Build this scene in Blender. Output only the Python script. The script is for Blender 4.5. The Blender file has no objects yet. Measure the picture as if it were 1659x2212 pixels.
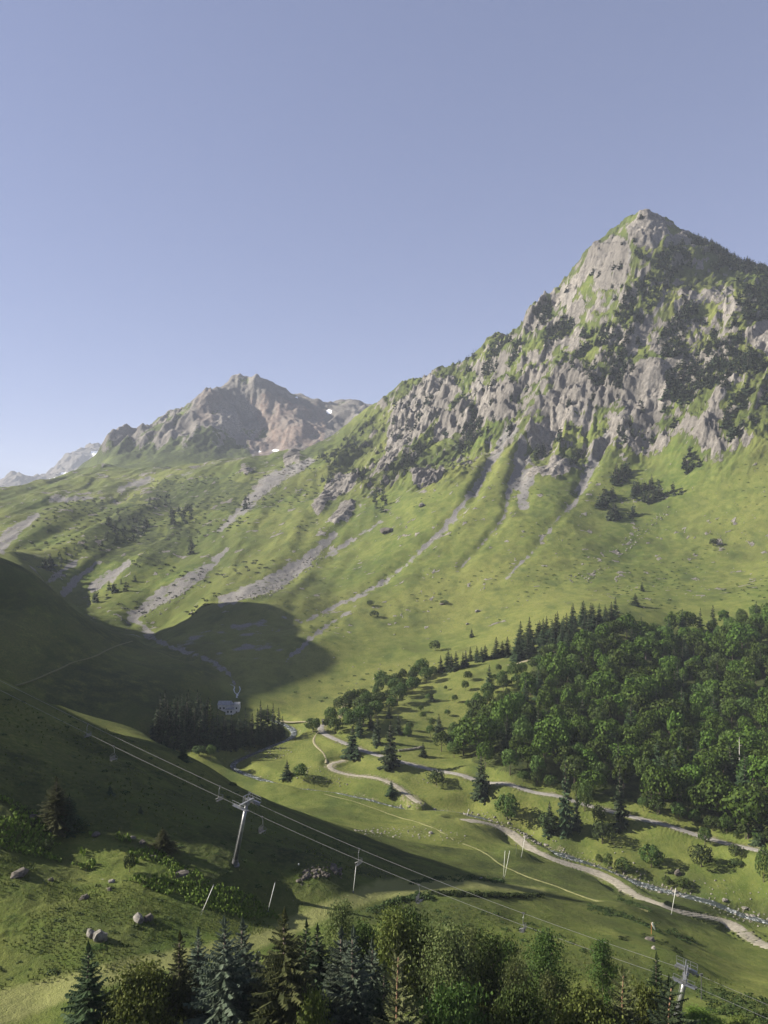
import bpy, bmesh, math, random
import numpy as np
from mathutils import Vector, Matrix

# ------------------------------------------------------------------ camera, sky, sun, exposure
SC = bpy.context.scene
COL = SC.collection
R = math.radians
FPX, UC, VH = 1664.0, 829.5, 1150.0      # focal length, centre column and horizon row in picture units (1659 x 2212)
W_, H_ = 1659.0, 2212.0

cam_d = bpy.data.cameras.new("camera")
cam_d.sensor_fit = 'VERTICAL'
cam_d.sensor_height = 36.0
cam_d.lens = 36.0 * FPX / H_
cam_d.shift_y = (VH - H_ / 2) / H_
cam_d.clip_start = 1.0
cam_d.clip_end = 60000.0
cam = bpy.data.objects.new("camera", cam_d)
cam.location = (0, 0, 0)
cam.rotation_euler = (R(90), 0, 0)
COL.objects.link(cam)
SC.camera = cam

SUN_EL, SUN_AZ = 29.0, -84.0              # azimuth from +Y (view direction), negative = left
sun_vec = Vector((math.sin(R(SUN_AZ)) * math.cos(R(SUN_EL)), math.cos(R(SUN_AZ)) * math.cos(R(SUN_EL)), math.sin(R(SUN_EL))))

world = bpy.data.worlds.new("World")
SC.world = world
world.use_nodes = True
wn, wl = world.node_tree.nodes, world.node_tree.links
wn.clear()
w_out = wn.new("ShaderNodeOutputWorld")
w_bg = wn.new("ShaderNodeBackground")
w_bg.inputs["Strength"].default_value = 0.05
w_sky = wn.new("ShaderNodeTexSky")
w_sky.sky_type = 'NISHITA'
w_sky.sun_disc = False
w_sky.sun_elevation = R(SUN_EL)
w_sky.sun_rotation = R(SUN_AZ)
w_sky.altitude = 1500
w_sky.air_density = 1.0
w_sky.dust_density = 0.45
w_sky.ozone_density = 1.6
w_hsv = wn.new("ShaderNodeHueSaturation")
w_hsv.inputs["Saturation"].default_value = 0.80
w_mix = wn.new("ShaderNodeMix")
w_mix.data_type = 'RGBA'
w_mix.blend_type = 'MULTIPLY'
w_mix.inputs[0].default_value = 1.0
w_mix.inputs[7].default_value = (1.06, 0.97, 1.04, 1)
wl.new(w_sky.outputs[0], w_hsv.inputs["Color"])
wl.new(w_hsv.outputs[0], w_mix.inputs[6])
w_gam = wn.new("ShaderNodeGamma")
w_gam.inputs["Gamma"].default_value = 0.55
w_tint = wn.new("ShaderNodeMix")
w_tint.data_type = 'RGBA'
w_tint.blend_type = 'MULTIPLY'
w_tint.inputs[0].default_value = 1.0
w_tint.inputs[7].default_value = (1.46, 1.57, 2.00, 1)
wl.new(w_mix.outputs[2], w_gam.inputs["Color"])
wl.new(w_gam.outputs[0], w_tint.inputs[6])
wl.new(w_tint.outputs[2], w_bg.inputs["Color"])
wl.new(w_bg.outputs[0], w_out.inputs["Surface"])

sun_d = bpy.data.lights.new("sun", 'SUN')
sun_d.energy = 5.0
sun_d.angle = R(0.5)
sun_d.color = (1.0, 0.93, 0.80)
sun = bpy.data.objects.new("sun", sun_d)
sun.rotation_euler = sun_vec.to_track_quat('Z', 'Y').to_euler()
sun.location = (-500, 0, 800)
COL.objects.link(sun)

SC.view_settings.view_transform = 'Standard'
SC.view_settings.look = 'None'
SC.view_settings.exposure = 1.40
SC.view_settings.gamma = 1.0
SC.view_settings.use_curve_mapping = False
SC.cycles.max_bounces = 6
SC.cycles.diffuse_bounces = 2
SC.cycles.transparent_max_bounces = 8
SC.cycles.volume_bounces = 0

# ------------------------------------------------------------------ helpers
rng = np.random.default_rng(7)

def hash2(ix, iy, seed):
    h = (ix.astype(np.int64) * 374761393 + iy.astype(np.int64) * 668265263 + seed * 1442695041) & 0xFFFFFFFF
    h = ((h ^ (h >> 13)) * 1274126177) & 0xFFFFFFFF
    h = (h ^ (h >> 16)) & 0xFFFFFFFF
    return h.astype(np.float64) / 4294967295.0

def vnoise(x, y, seed=0):
    ix, iy = np.floor(x), np.floor(y)
    fx, fy = x - ix, y - iy
    fx = fx * fx * fx * (fx * (fx * 6 - 15) + 10)
    fy = fy * fy * fy * (fy * (fy * 6 - 15) + 10)
    a, b = hash2(ix, iy, seed), hash2(ix + 1, iy, seed)
    c, d = hash2(ix, iy + 1, seed), hash2(ix + 1, iy + 1, seed)
    return ((a + (b - a) * fx) + ((c + (d - c) * fx) - (a + (b - a) * fx)) * fy) * 2 - 1

def fbm(x, y, seed=0, octaves=4, gain=0.5, lac=2.03):
    t, amp, tot = 0, 1.0, 0
    ca, sa = math.cos(0.6), math.sin(0.6)
    for o in range(octaves):
        t = t + amp * vnoise(x, y, seed + o * 17)
        tot += amp
        amp *= gain
        x, y = (x * ca - y * sa) * lac + 3.1, (x * sa + y * ca) * lac + 7.7
    return t / tot

def ridged(x, y, seed=0, octaves=4, gain=0.55, lac=2.1):
    t, amp, tot = 0, 1.0, 0
    ca, sa = math.cos(0.5), math.sin(0.5)
    for o in range(octaves):
        n = 1 - np.abs(vnoise(x, y, seed + o * 13)) * 1.6
        t = t + amp * n
        tot += amp
        amp *= gain
        x, y = (x * ca - y * sa) * lac + 1.3, (x * sa + y * ca) * lac + 5.9
    return t / tot

def sstep(a, b, x):
    t = np.clip((x - a) / (b - a), 0, 1)
    return t * t * (3 - 2 * t)

class TPS:
    def __init__(self, pts, vals, lam=1e-4):
        self.p = np.asarray(pts, float)
        n = len(self.p)
        d = np.linalg.norm(self.p[:, None] - self.p[None], axis=2)
        K = self.k(d) + lam * np.eye(n)
        P = np.c_[np.ones(n), self.p]
        A = np.block([[K, P], [P.T, np.zeros((3, 3))]])
        sol = np.linalg.solve(A, np.r_[np.asarray(vals, float), 0, 0, 0])
        self.w, self.a = sol[:n], sol[n:]

    @staticmethod
    def k(d):
        return np.where(d > 1e-9, d * d * np.log(np.maximum(d, 1e-9)), 0)

    def __call__(self, x, y):
        sh = x.shape
        x, y = x.ravel(), y.ravel()
        out = self.a[0] + self.a[1] * x + self.a[2] * y
        for i in range(len(self.w)):
            r2 = (x - self.p[i, 0]) ** 2 + (y - self.p[i, 1]) ** 2
            out += self.w[i] * 0.5 * r2 * np.log(np.maximum(r2, 1e-18))
        return out.reshape(sh)

LK = 0.55
def ctl(points, worlds):
    """picture points (u, v, distance) and world points (X, Y, Z) to spline knots"""
    p, val = [], []
    for u, v, Y in points:
        p.append(((u - UC) / FPX, LK * math.log(Y)))
        val.append((VH - v) / FPX)
    for X, Y, Z in worlds:
        p.append((X / Y, LK * math.log(Y)))
        val.append(Z / Y)
    return p, val

def in_poly(u, v, poly):
    inside = np.zeros(u.shape, bool)
    n = len(poly)
    for i in range(n):
        x1, y1 = poly[i]
        x2, y2 = poly[(i + 1) % n]
        if y1 == y2:
            continue
        c = ((y1 > v) != (y2 > v)) & (u < (x2 - x1) * (v - y1) / (y2 - y1) + x1)
        inside ^= c
    return inside

def polyline_d(u, v, pts):
    """distance to polyline minus local half width; pts = (u, v, width)"""
    best = np.full(u.shape, 1e9)
    for (x1, y1, w1), (x2, y2, w2) in zip(pts[:-1], pts[1:]):
        dx, dy = x2 - x1, y2 - y1
        t = np.clip(((u - x1) * dx + (v - y1) * dy) / (dx * dx + dy * dy), 0, 1)
        d = np.hypot(u - x1 - t * dx, v - y1 - t * dy) - (w1 + (w2 - w1) * t) / 2
        best = np.minimum(best, d)
    return best

def mesh_from(name, verts, faces_quads=None, tris=None, smooth=False, mat_idx=None):
    me = bpy.data.meshes.new(name)
    verts = np.asarray(verts, np.float32)
    me.vertices.add(len(verts))
    me.vertices.foreach_set("co", verts.ravel())
    loops, starts, tot, pos = [], [], [], 0
    for f, k in ((faces_quads, 4), (tris, 3)):
        if f is None or len(f) == 0:
            continue
        f = np.asarray(f, np.int32)
        loops.append(f.ravel())
        starts.append(pos + np.arange(len(f), dtype=np.int32) * k)
        tot.append(np.full(len(f), k, np.int32))
        pos += f.size
    loops, starts, tot = np.concatenate(loops), np.concatenate(starts), np.concatenate(tot)
    me.loops.add(len(loops))
    me.loops.foreach_set("vertex_index", loops)
    me.polygons.add(len(starts))
    me.polygons.foreach_set("loop_start", starts)
    me.polygons.foreach_set("loop_total", tot)
    if mat_idx is not None:
        me.polygons.foreach_set("material_index", np.asarray(mat_idx, np.int32))
    me.polygons.foreach_set("use_smooth", np.full(len(starts), smooth, bool))
    me.update(calc_edges=True)
    me.validate()
    return me

class MB:
    """collects raw geometry for one mesh"""
    def __init__(self):
        self.v, self.q, self.t, self.qm, self.tm, self.n = [], [], [], [], [], 0

    def add(self, verts, quads=None, tris=None, m=0):
        verts = np.asarray(verts, float).reshape(-1, 3)
        if quads is not None and len(quads):
            self.q.append(np.asarray(quads, int) + self.n)
            self.qm.append(np.full(len(quads), m))
        if tris is not None and len(tris):
            self.t.append(np.asarray(tris, int) + self.n)
            self.tm.append(np.full(len(tris), m))
        self.v.append(verts)
        self.n += len(verts)
        return self

    def tube(self, pts, radii, sides=8, caps=True, m=0):
        pts = [Vector(p) for p in pts]
        if isinstance(radii, (int, float)):
            radii = [radii] * len(pts)
        vs = []
        ref = Vector((0, 0, 1))
        for i, p in enumerate(pts):
            t = (pts[min(i + 1, len(pts) - 1)] - pts[max(i - 1, 0)]).normalized()
            a = t.cross(ref if abs(t.z) < 0.95 else Vector((1, 0, 0))).normalized()
            b = t.cross(a).normalized()
            for k in range(sides):
                an = 2 * math.pi * k / sides
                vs.append(p + (a * math.cos(an) + b * math.sin(an)) * radii[i])
        q = []
        for i in range(len(pts) - 1):
            for k in range(sides):
                k2 = (k + 1) % sides
                q.append((i * sides + k, i * sides + k2, (i + 1) * sides + k2, (i + 1) * sides + k))
        tr = []
        if caps:
            vs.append(pts[0])
            vs.append(pts[-1])
            c0, c1 = len(vs) - 2, len(vs) - 1
            L = (len(pts) - 1) * sides
            for k in range(sides):
                k2 = (k + 1) % sides
                tr.append((c0, k2, k))
                tr.append((c1, L + k, L + k2))
        return self.add([tuple(x) for x in vs], q, tr, m)

    def box(self, c, size, rot=None, m=0, bevel=0.0):
        x, y, z = [s / 2 for s in size]
        vs = [Vector((sx * x, sy * y, sz * z)) for sz in (-1, 1) for sy in (-1, 1) for sx in (-1, 1)]
        if rot is not None:
            vs = [rot @ p for p in vs]
        vs = [tuple(p + Vector(c)) for p in vs]
        q = [(0, 2, 3, 1), (4, 5, 7, 6), (0, 1, 5, 4), (2, 6, 7, 3), (0, 4, 6, 2), (1, 3, 7, 5)]
        return self.add(vs, q, None, m)

    def mesh(self, name, smooth=False):
        q = np.concatenate(self.q) if self.q else None
        t = np.concatenate(self.t) if self.t else None
        mi = np.concatenate(self.qm + self.tm)
        return mesh_from(name, np.concatenate(self.v), q, t, smooth, mi)

    def build(self, name, mats, parent=None, smooth=False, loc=None):
        me = self.mesh(name, smooth)
        return link_mesh(name, me, mats, parent, loc)

def link_mesh(name, me, mats, parent=None, loc=None):
    if mats is not None:
        for mm in (mats if isinstance(mats, (list, tuple)) else [mats]):
            me.materials.append(mm)
    o = bpy.data.objects.new(name, me)
    COL.objects.link(o)
    if parent is not None:
        o.parent = parent
    if loc is not None:
        o.location = loc
    return o

def empty(name, loc, rz=0.0):
    o = bpy.data.objects.new(name, None)
    o.empty_display_size = 0.5
    COL.objects.link(o)
    o.location = loc
    o.rotation_euler = (0, 0, rz)
    return o

def tag(o, label=None, cat=None, group=None, kind=None):
    if label: o["label"] = label
    if cat: o["category"] = cat
    if group: o["group"] = group
    if kind: o["kind"] = kind
    return o

# ------------------------------------------------------------------ materials
class NT:
    def __init__(self, name):
        self.m = bpy.data.materials.new(name)
        self.m.use_nodes = True
        self.n, self.l = self.m.node_tree.nodes, self.m.node_tree.links
        self.bsdf = self.n["Principled BSDF"]
        self.out = self.n["Material Output"]

    def new(self, t, **kw):
        x = self.n.new(t)
        for k, v in kw.items():
            setattr(x, k, v)
        return x

    def _in(self, sock, val):
        if isinstance(val, bpy.types.NodeSocket):
            self.l.new(val, sock)
        elif val is not None:
            if isinstance(val, tuple) and len(val) == 3 and sock.type == 'RGBA':
                val = (*val, 1)
            sock.default_value = val

    def noise(self, scale, detail=3, rough=0.55, vec=None, dist=0.0):
        x = self.new("ShaderNodeTexNoise")
        x.inputs["Scale"].default_value = scale
        x.inputs["Detail"].default_value = detail
        x.inputs["Roughness"].default_value = rough
        x.inputs["Distortion"].default_value = dist
        if vec is not None:
            self.l.new(vec, x.inputs["Vector"])
        return x.outputs["Fac"]

    def ramp(self, fac, a, b, lo=0.0, hi=1.0):
        x = self.new("ShaderNodeMapRange", interpolation_type='SMOOTHSTEP')
        self._in(x.inputs[0], fac)
        x.inputs[1].default_value, x.inputs[2].default_value = a, b
        x.inputs[3].default_value, x.inputs[4].default_value = lo, hi
        return x.outputs[0]

    def math(self, op, a, b=None, clamp=False):
        x = self.new("ShaderNodeMath", operation=op, use_clamp=clamp)
        self._in(x.inputs[0], a)
        if b is not None:
            self._in(x.inputs[1], b)
        return x.outputs[0]

    def mix(self, fac, a, b, mode='MIX'):
        x = self.new("ShaderNodeMix", data_type='RGBA', blend_type=mode)
        self._in(x.inputs[0], fac)
        self._in(x.inputs[6], a)
        self._in(x.inputs[7], b)
        return x.outputs[2]

    def attr(self, name):
        x = self.new("ShaderNodeAttribute", attribute_name=name)
        return x

    def vec(self, scale=(1, 1, 1), rot=(0, 0, 0), kind="Object"):
        tc = self.new("ShaderNodeTexCoord")
        mp = self.new("ShaderNodeMapping")
        mp.inputs["Scale"].default_value = scale
        mp.inputs["Rotation"].default_value = rot
        self.l.new(tc.outputs[kind], mp.inputs["Vector"])
        return mp.outputs[0]

    def bump(self, height, strength=0.5, dist=1.0, normal=None):
        x = self.new("ShaderNodeBump")
        x.inputs["Strength"].default_value = strength
        x.inputs["Distance"].default_value = dist
        self._in(x.inputs["Height"], height)
        if normal is not None:
            self.l.new(normal, x.inputs["Normal"])
        return x.outputs[0]

    def fin(self, color, rough=0.9, normal=None, spec=0.2, metal=0.0):
        self._in(self.bsdf.inputs["Base Color"], color)
        self._in(self.bsdf.inputs["Roughness"], rough)
        self.bsdf.inputs["Specular IOR Level"].default_value = spec
        self.bsdf.inputs["Metallic"].default_value = metal
        if normal is not None:
            self.l.new(normal, self.bsdf.inputs["Normal"])
        return self.m
# ------------------------------------------------------------------ terrain heightfield
PTS = [
 # foreground ground
 (0,2212,92),(100,2160,100),(0,2130,103),(210,2015,113),(310,1985,119),(447,1975,128),(0,1950,118),(0,1750,142),(0,1600,172),
 (585,1968,144),(600,2020,126),(700,1965,146),(700,1880,158),(800,1930,158),(880,1925,162),(1000,1900,180),(1170,1938,183),
 (900,2000,145),(1100,2000,150),(1250,2000,160),(1412,2050,150),(1300,2120,125),(1600,2200,112),(1480,2180,118),(1659,2150,130),
 (1000,2150,110),(700,2100,112),(500,2100,108),(300,2100,106),(900,2212,95),(1400,2212,105),(500,2250,88),
 (1250,1938,215),(1420,1990,195),(1600,2100,165),
 # track by the stream
 (1659,2040,210),(1450,1950,240),(1250,1885,265),(1150,1830,285),(1000,1760,315),
 # stream bed
 (1640,1960,267),(1420,1905,285),(1250,1850,302),(1130,1800,322),(1020,1755,338),(900,1735,340),(700,1690,362),(490,1640,395),
 (620,1580,430),(690,1560,445),(515,1510,475),(512,1480,500),(480,1430,545),(400,1385,610),(316,1374,680),(312,1352,830),
 (495,1537,468),(340,1610,395),(450,1625,395),(600,1590,420),
 # valley floor
 (430,1635,385),(600,1700,350),(800,1780,300),(950,1830,270),(1080,1870,255),(740,1740,325),(700,1600,410),(750,1640,390),(620,1645,392),
 (700,1650,380),(860,1705,352),
 # asphalt road
 (700,1580,425),(760,1610,400),(850,1640,380),(1000,1672,360),(1100,1690,345),(1200,1715,335),(1310,1748,325),(1440,1780,312),(1659,1840,285),
 # right slope
 (1000,1640,380),(1000,1560,440),(1000,1450,520),(1060,1400,570),(1300,1640,390),(1400,1540,440),(1500,1430,530),(1500,1310,640),(1650,1300,610),
 (1600,1660,370),(1650,1500,460),
 (1300,1340,570),(1000,1400,600),(700,1450,560),(560,1550,455),(640,1530,475),(700,1500,510),(660,1390,600),(500,1348,675),(385,1350,760),(345,1347,840),
 (1650,1200,800),(1650,1000,950),(1400,1200,850),(1400,1050,1020),(1200,1250,780),(1200,1100,950),(1000,1300,760),(1000,1150,930),(1000,1050,1050),
 (800,1300,800),(800,1150,1050),(800,1080,1180),(600,1345,690),(600,1250,900),(600,1150,1100),(600,1080,1300),(400,1250,950),(450,1200,1060),
 (180,1327,860),(300,1340,840),(250,1320,880),(150,1290,950),(300,1300,900),(100,1270,850),(0,1200,950),(0,1100,1400),(200,1200,1080),(200,1300,930),(570,1300,765),(460,1300,800),(200,1100,1400),(400,1100,1400),(400,1050,1600),
 (250,1020,1900),(600,1000,1650),(700,1080,1300),(750,1000,1500),(800,950,1650),(870,1000,1350),
 # far skyline of the meadow shoulder
 (0,1065,1900),(120,1030,1950),(225,1003,2000),(400,1000,1900),(500,985,1850),(600,975,1850),(700,962,1850),(760,918,1850),
 # main ridge
 (815,870,1900),(850,850,1850),(900,820,1800),(950,805,1760),(1000,785,1720),(1040,752,1660),(1080,728,1620),(1122,722,1580),(1140,668,1560),
 (1200,640,1530),(1232,590,1515),(1260,548,1500),(1300,524,1480),(1330,510,1470),(1352,486,1460),(1370,474,1455),(1385,462,1450),(1410,472,1450),(1440,482,1450),(1495,508,1450),(1550,537,1410),(1659,584,1370),
 (1850,700,1450),(2100,820,1450),
 # mountain face
 (1385,600,1320),(1385,750,1240),(1385,900,1150),(870,950,1450),(1050,930,1300),(1200,930,1200),(1400,950,1120),(1560,1000,985),
 (1200,800,1300),(1000,860,1500),(900,880,1620),(1600,700,1190),(1600,850,1060),(1250,700,1380),
 # left hill across the valley
 (0,1212,500),(0,1300,470),(-120,1185,500),(-60,1195,505),(60,1232,515),(100,1262,540),(180,1330,560),(260,1370,570),(320,1385,590),(0,1350,430),(150,1400,460),(300,1420,510),(100,1500,390),(0,1450,385),
 (300,1500,430),(420,1470,480),(330,1580,400),
 # near hillside crest and face
 (0,1480,215),(80,1507,230),(200,1567,248),(320,1601,262),(380,1622,265),(120,1522,300),(220,1557,305),(310,1588,308),(430,1645,258),(520,1702,250),(620,1745,245),(740,1792,240),(950,1872,225),(1100,1920,215),
 (250,1650,190),(250,1750,157),(507,1865,150),(350,1850,144),(150,1850,138),(620,1800,190),(450,1720,205),(750,1870,185),(900,1900,190),
]
WPTS = [
 # just under the camera
 (-90,50,-42),(-40,50,-44),(0,50,-44),(40,50,-46),(90,50,-50),(-60,78,-57),(0,78,-58),(60,78,-62),(130,100,-66),(-110,100,-50),
 # hidden behind the near crest and the left hill
 (-160,340,-86),(-130,345,-94),(-112,345,-101),(-75,318,-107),(-50,305,-110),(-95,275,-72),(-115,272,-66),
 (-320,650,-60),(-300,580,-34),(-285,540,-22),(-290,660,-70),(-255,650,-80),
 # off to the left: the slope that goes on up, and the hill that shades the valley head
 (-170,120,-40),(-200,147,-16),(-250,150,-8),(-150,170,-10),(-205,191,44),(-210,230,50),(-212,250,38),(-210,265,10),(-205,290,-14),(-200,350,-48),(-230,385,-44),
 (-300,380,-22),(-330,430,22),(-400,370,38),(-300,300,20),(-270,250,46),(-270,205,46),(-330,150,-5),
 (-380,480,44),(-380,502,56),(-388,535,74),(-390,560,80),(-440,585,108),(-475,612,134),(-475,656,146),(-475,700,124),(-475,732,130),(-475,748,110),(-475,774,132),(-475,790,104),(-475,808,98),(-478,838,-35),(-480,880,-60),(-560,880,-50),(-348,700,-48),(-335,670,-48),(-375,750,-45),(-310,620,-32),(-400,800,-40),
 (-470,500,66),(-540,600,105),(-560,700,100),(-560,800,40),(-600,600,40),(-600,400,40),(-620,870,-15),(-400,250,60),(-450,120,0),(-900,1500,60),(-1200,1900,80),
 # off to the right
 (230,230,-90),(400,420,-60),(600,700,20),(900,1000,200),(260,130,-60),(300,300,-85),
 # behind the ridges
 (800,1900,330),(560,1900,420),(300,1950,280),(100,2100,230),(-30,2250,200),(-300,2300,120),(-700,2350,90),(-1100,2350,60),(1200,1900,250),
 (0,2600,60),(-900,2700,-20),(900,2600,60),
]
tps = TPS(*ctl(PTS, WPTS), lam=2e-5)

NS_IN = 640
s_cols = np.concatenate([-0.53 - 2.0 * (np.linspace(1, 0, 61)[:-1] ** 1.6), np.linspace(-0.53, 0.53, NS_IN), 0.53 + 1.5 * (np.linspace(0, 1, 46)[1:] ** 1.6)])
# rows: dense where the picture looks at the ground steeply
Yf = np.exp(np.linspace(math.log(46), math.log(2600), 900))
sc = np.linspace(-0.5, 0.5, 60)
ef = tps(*np.broadcast_arrays(sc[None, :], LK * np.log(Yf)[:, None]))
dv = np.abs(np.diff(ef * FPX, axis=0))
wgt = np.percentile(dv, 75, axis=1) + 0.25
wgt = np.convolve(np.pad(wgt, 12, mode='edge'), np.ones(25) / 25, 'valid')
wgt[Yf[:-1] < 85] *= 0.3
wgt[Yf[:-1] > 2000] *= 0.3
wgt[(Yf[:-1] > 190) & (Yf[:-1] < 380)] *= 1.7
cum = np.r_[0, np.cumsum(wgt)]
NR = 1030
Y_rows = np.interp(np.linspace(0, cum[-1], NR), cum, Yf)
GS, GY = np.meshgrid(s_cols, Y_rows)
E0 = tps(GS, LK * np.log(GY))
GX = GS * GY
Z0 = E0 * GY
GU = UC + FPX * GS
GV = VH - FPX * E0

# --- region weights
def poly_mask(poly, ymin=0, ymax=1e9, warp=6, seed=3, U=None, V=None, Y=None):
    U = GU if U is None else U
    V = GV if V is None else V
    Y = GY if Y is None else Y
    m = np.zeros(U.shape, np.float32)
    us = [p[0] for p in poly]
    vs = [p[1] for p in poly]
    sel = (U > min(us) - 30) & (U < max(us) + 30) & (V > min(vs) - 30) & (V < max(vs) + 30) & (Y > ymin) & (Y < ymax)
    if sel.any():
        u, v = U[sel], V[sel]
        if warp:
            u = u + warp * fbm(U[sel] / 17, V[sel] / 17, seed, 3)
            v = v + warp * fbm(U[sel] / 17, V[sel] / 17, seed + 50, 3)
        m[sel] = in_poly(u, v, poly)
    return m

def line_mask(pts, ymin=0, ymax=1e9, warp=4, soft=3, seed=9, U=None, V=None, Y=None):
    U = GU if U is None else U
    V = GV if V is None else V
    Y = GY if Y is None else Y
    m = np.zeros(U.shape, np.float32)
    us = [p[0] for p in pts]
    vs = [p[1] for p in pts]
    pad = max(p[2] for p in pts) + 15
    sel = (U > min(us) - pad) & (U < max(us) + pad) & (V > min(vs) - pad) & (V < max(vs) + pad) & (Y > ymin) & (Y < ymax)
    if sel.any():
        n = warp * fbm(U[sel] / 9, V[sel] / 9, seed, 3)
        d = polyline_d(U[sel] + warp * fbm(U[sel] / 23, V[sel] / 23, seed + 5, 2), V[sel], pts) + n
        m[sel] = 1 - sstep(-soft, soft, d)
    return m

def z2(*pts):   # second study crop of the photograph -> picture units
    return [(829.5 + 0.5 * p[0], 398 + 0.5 * p[1]) + ((p[2] * 0.5,) if len(p) > 2 else ()) for p in pts]
def z1(*pts):
    return [(0.5 * p[0], 730 + 0.5 * p[1]) + ((p[2] * 0.5,) if len(p) > 2 else ()) for p in pts]
def z3(*pts):
    return [(829.5 + 0.5 * p[0], 995 + 0.5 * p[1]) + ((p[2] * 0.5,) if len(p) > 2 else ()) for p in pts]

CLIFFS = [
 z2((40,1000),(100,920),(200,840),(290,820),(340,900),(260,960),(220,1040),(150,1080),(60,1140),(10,1140)),
 z2((200,1110),(240,1040),(330,960),(410,1000),(400,1040),(320,1080)),
 z2((370,900),(400,830),(420,760),(440,800),(420,880),(520,850),(580,860),(570,980),(480,1030),(420,1030),(400,960)),
 z2((680,1030),(700,940),(740,860),(770,770),(800,740),(850,800),(940,850),(1000,880),(990,930),(910,960),(850,1010),(790,1050),(740,1060),(690,1150),(620,1110),(600,1090)),
 z2((1020,990),(1040,820),(1060,800),(1200,800),(1220,880),(1250,940),(1200,1010),(1150,1050),(1090,1050),(1060,1000)),
 z2((1140,720),(1170,600),(1190,600),(1220,740),(1180,770)),
 z2((900,430),(910,380),(960,360),(990,400),(1040,430),(960,460),(920,455)),
 z2((840,360),(900,260),(1000,230),(1060,260),(1050,340),(1030,420),(1000,440),(960,360),(900,380),(870,400)),
 z2((1040,200),(1070,165),(1110,120),(1200,155),(1230,190),(1220,230),(1140,260),(1080,270),(1050,230)),
 z2((1240,230),(1300,190),(1380,270),(1300,250),(1250,260)),
 z2((1245,300),(1275,300),(1275,360),(1250,365)),
 z2((1550,660),(1650,600),(1700,620),(1700,740),(1600,720)),
 z2((1350,1110),(1400,1000),(1450,880),(1510,820),(1520,850),(1460,950),(1430,1030),(1480,1150),(1460,1180),(1380,1180)),
 z2((610,1240),(640,1190),(720,1200),(830,1200),(860,1220),(740,1280),(630,1270)),
 z2((120,1300),(125,1240),(180,1220),(260,1230),(210,1290),(130,1305)),
 z2((1170,1140),(1200,1090),(1260,1090),(1230,1140),(1190,1160)),
 z2((720,480),(850,370),(830,460),(740,520)), z2((600,600),(620,540),(690,490),(720,500),(700,560),(640,640),(590,660)),
 z2((0,1150),(60,1080),(120,1130),(40,1230),(0,1260)), z2((620,780),(700,740),(690,820),(600,850)),
 z1((1350,740),(1400,640),(1480,570),(1530,570),(1560,600),(1500,650),(1430,710),(1380,760)),
 z1((1410,800),(1480,720),(1540,700),(1520,760),(1440,810)),
 z1((1590,600),(1659,480),(1690,500),(1659,600),(1610,610)),
 z1((1030,560),(1100,540),(1060,580)), z1((1220,500),(1300,470),(1290,520),(1230,540)),
]
UPPER = [(700,1000),(760,925),(815,872),(900,800),(1000,770),(1080,700),(1130,640),(1250,520),(1385,440),(1500,490),(1700,580),(1700,950),(1560,1010),(1420,985),
         (1330,990),(1200,1010),(1080,960),(1040,990),(960,1060),(880,1050),(800,1060),(720,1080)]
SCREE = [
 z1((570,1200,50),(750,1090,70),(900,990,40),(985,910,12)), z1((960,1140,50),(1200,1050,80),(1330,960,50),(1440,850,25)),
 z1((950,830,20),(1050,740,34),(1160,620,66),(1350,530,34)), z1((190,1070,24),(330,960,18)), z1((270,1100,36),(420,970,22)),
 z1((400,1080,40),(480,1030,46),(560,970,22)), z1((0,900,70),(60,830,50),(160,770,24)), z1((790,590,34),(900,540,24),(970,520,20)),
 z1((500,660,26),(640,610,34)), z1((220,700,26),(400,690,16)),
 z2((550,1060,60),(480,1170,36),(400,1310,24),(395,1340,22)), z3((470,0,24),(340,200,30),(240,320,24),(100,440,16),(0,530,10)),
 z2((600,1100,40),(590,1190,50),(570,1300,60)), z3((600,0,60),(555,100,30),(520,240,14),(440,340,8),(330,460,6)),
 z3((620,60,60),(600,190,50)),
 z2((1060,260,12),(1045,400,18),(960,540,16)), z2((980,1050,30),(900,1200,50),(840,1320,24)), z3((905,0,44),(830,170,18),(720,290,14),(640,400,14),(490,540,8)),
 z2((830,520,10),(815,620,16),(800,720,10)), z2((1500,830,30),(1440,930,44),(1390,1010,20)),
 z2((1230,460,8),(1170,560,14),(1110,680,14)), z2((760,660,14),(700,760,10)),
 z3((-40,130,8),(-200,300,6)), z3((-120,620,10),(-330,780,24),(-420,860,12)),
 z1((1659,1060,22),(1300,1230,10)), [(285,1335,16),(326,1370,12)], [(395,1394,26),(500,1362,40),(610,1345,30)], [(470,1422,20),(560,1402,44),(645,1392,22)], [(316,1373,9),(380,1400,10),(450,1425,12),(495,1455,10),(512,1478,8)], z1((1659,790,10),(1480,900,26),(1400,950,10)),
]
HEATH = [z1((540,700),(700,620),(1000,600),(1130,620),(1000,740),(850,740),(640,700)), z1((330,900),(470,780),(600,780),(700,840),(640,930),(430,960)),
         z1((560,1000),(760,800),(830,830),(700,980)), z1((1250,480),(1400,440),(1400,520),(1300,520))]
rock = np.zeros(GU.shape, np.float32)
for i, c in enumerate(CLIFFS):
    rock = np.maximum(rock, poly_mask(c, 900, 2100, 7, 30 + i))
upper = poly_mask(UPPER, 880, 2100, 10, 5)
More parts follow.
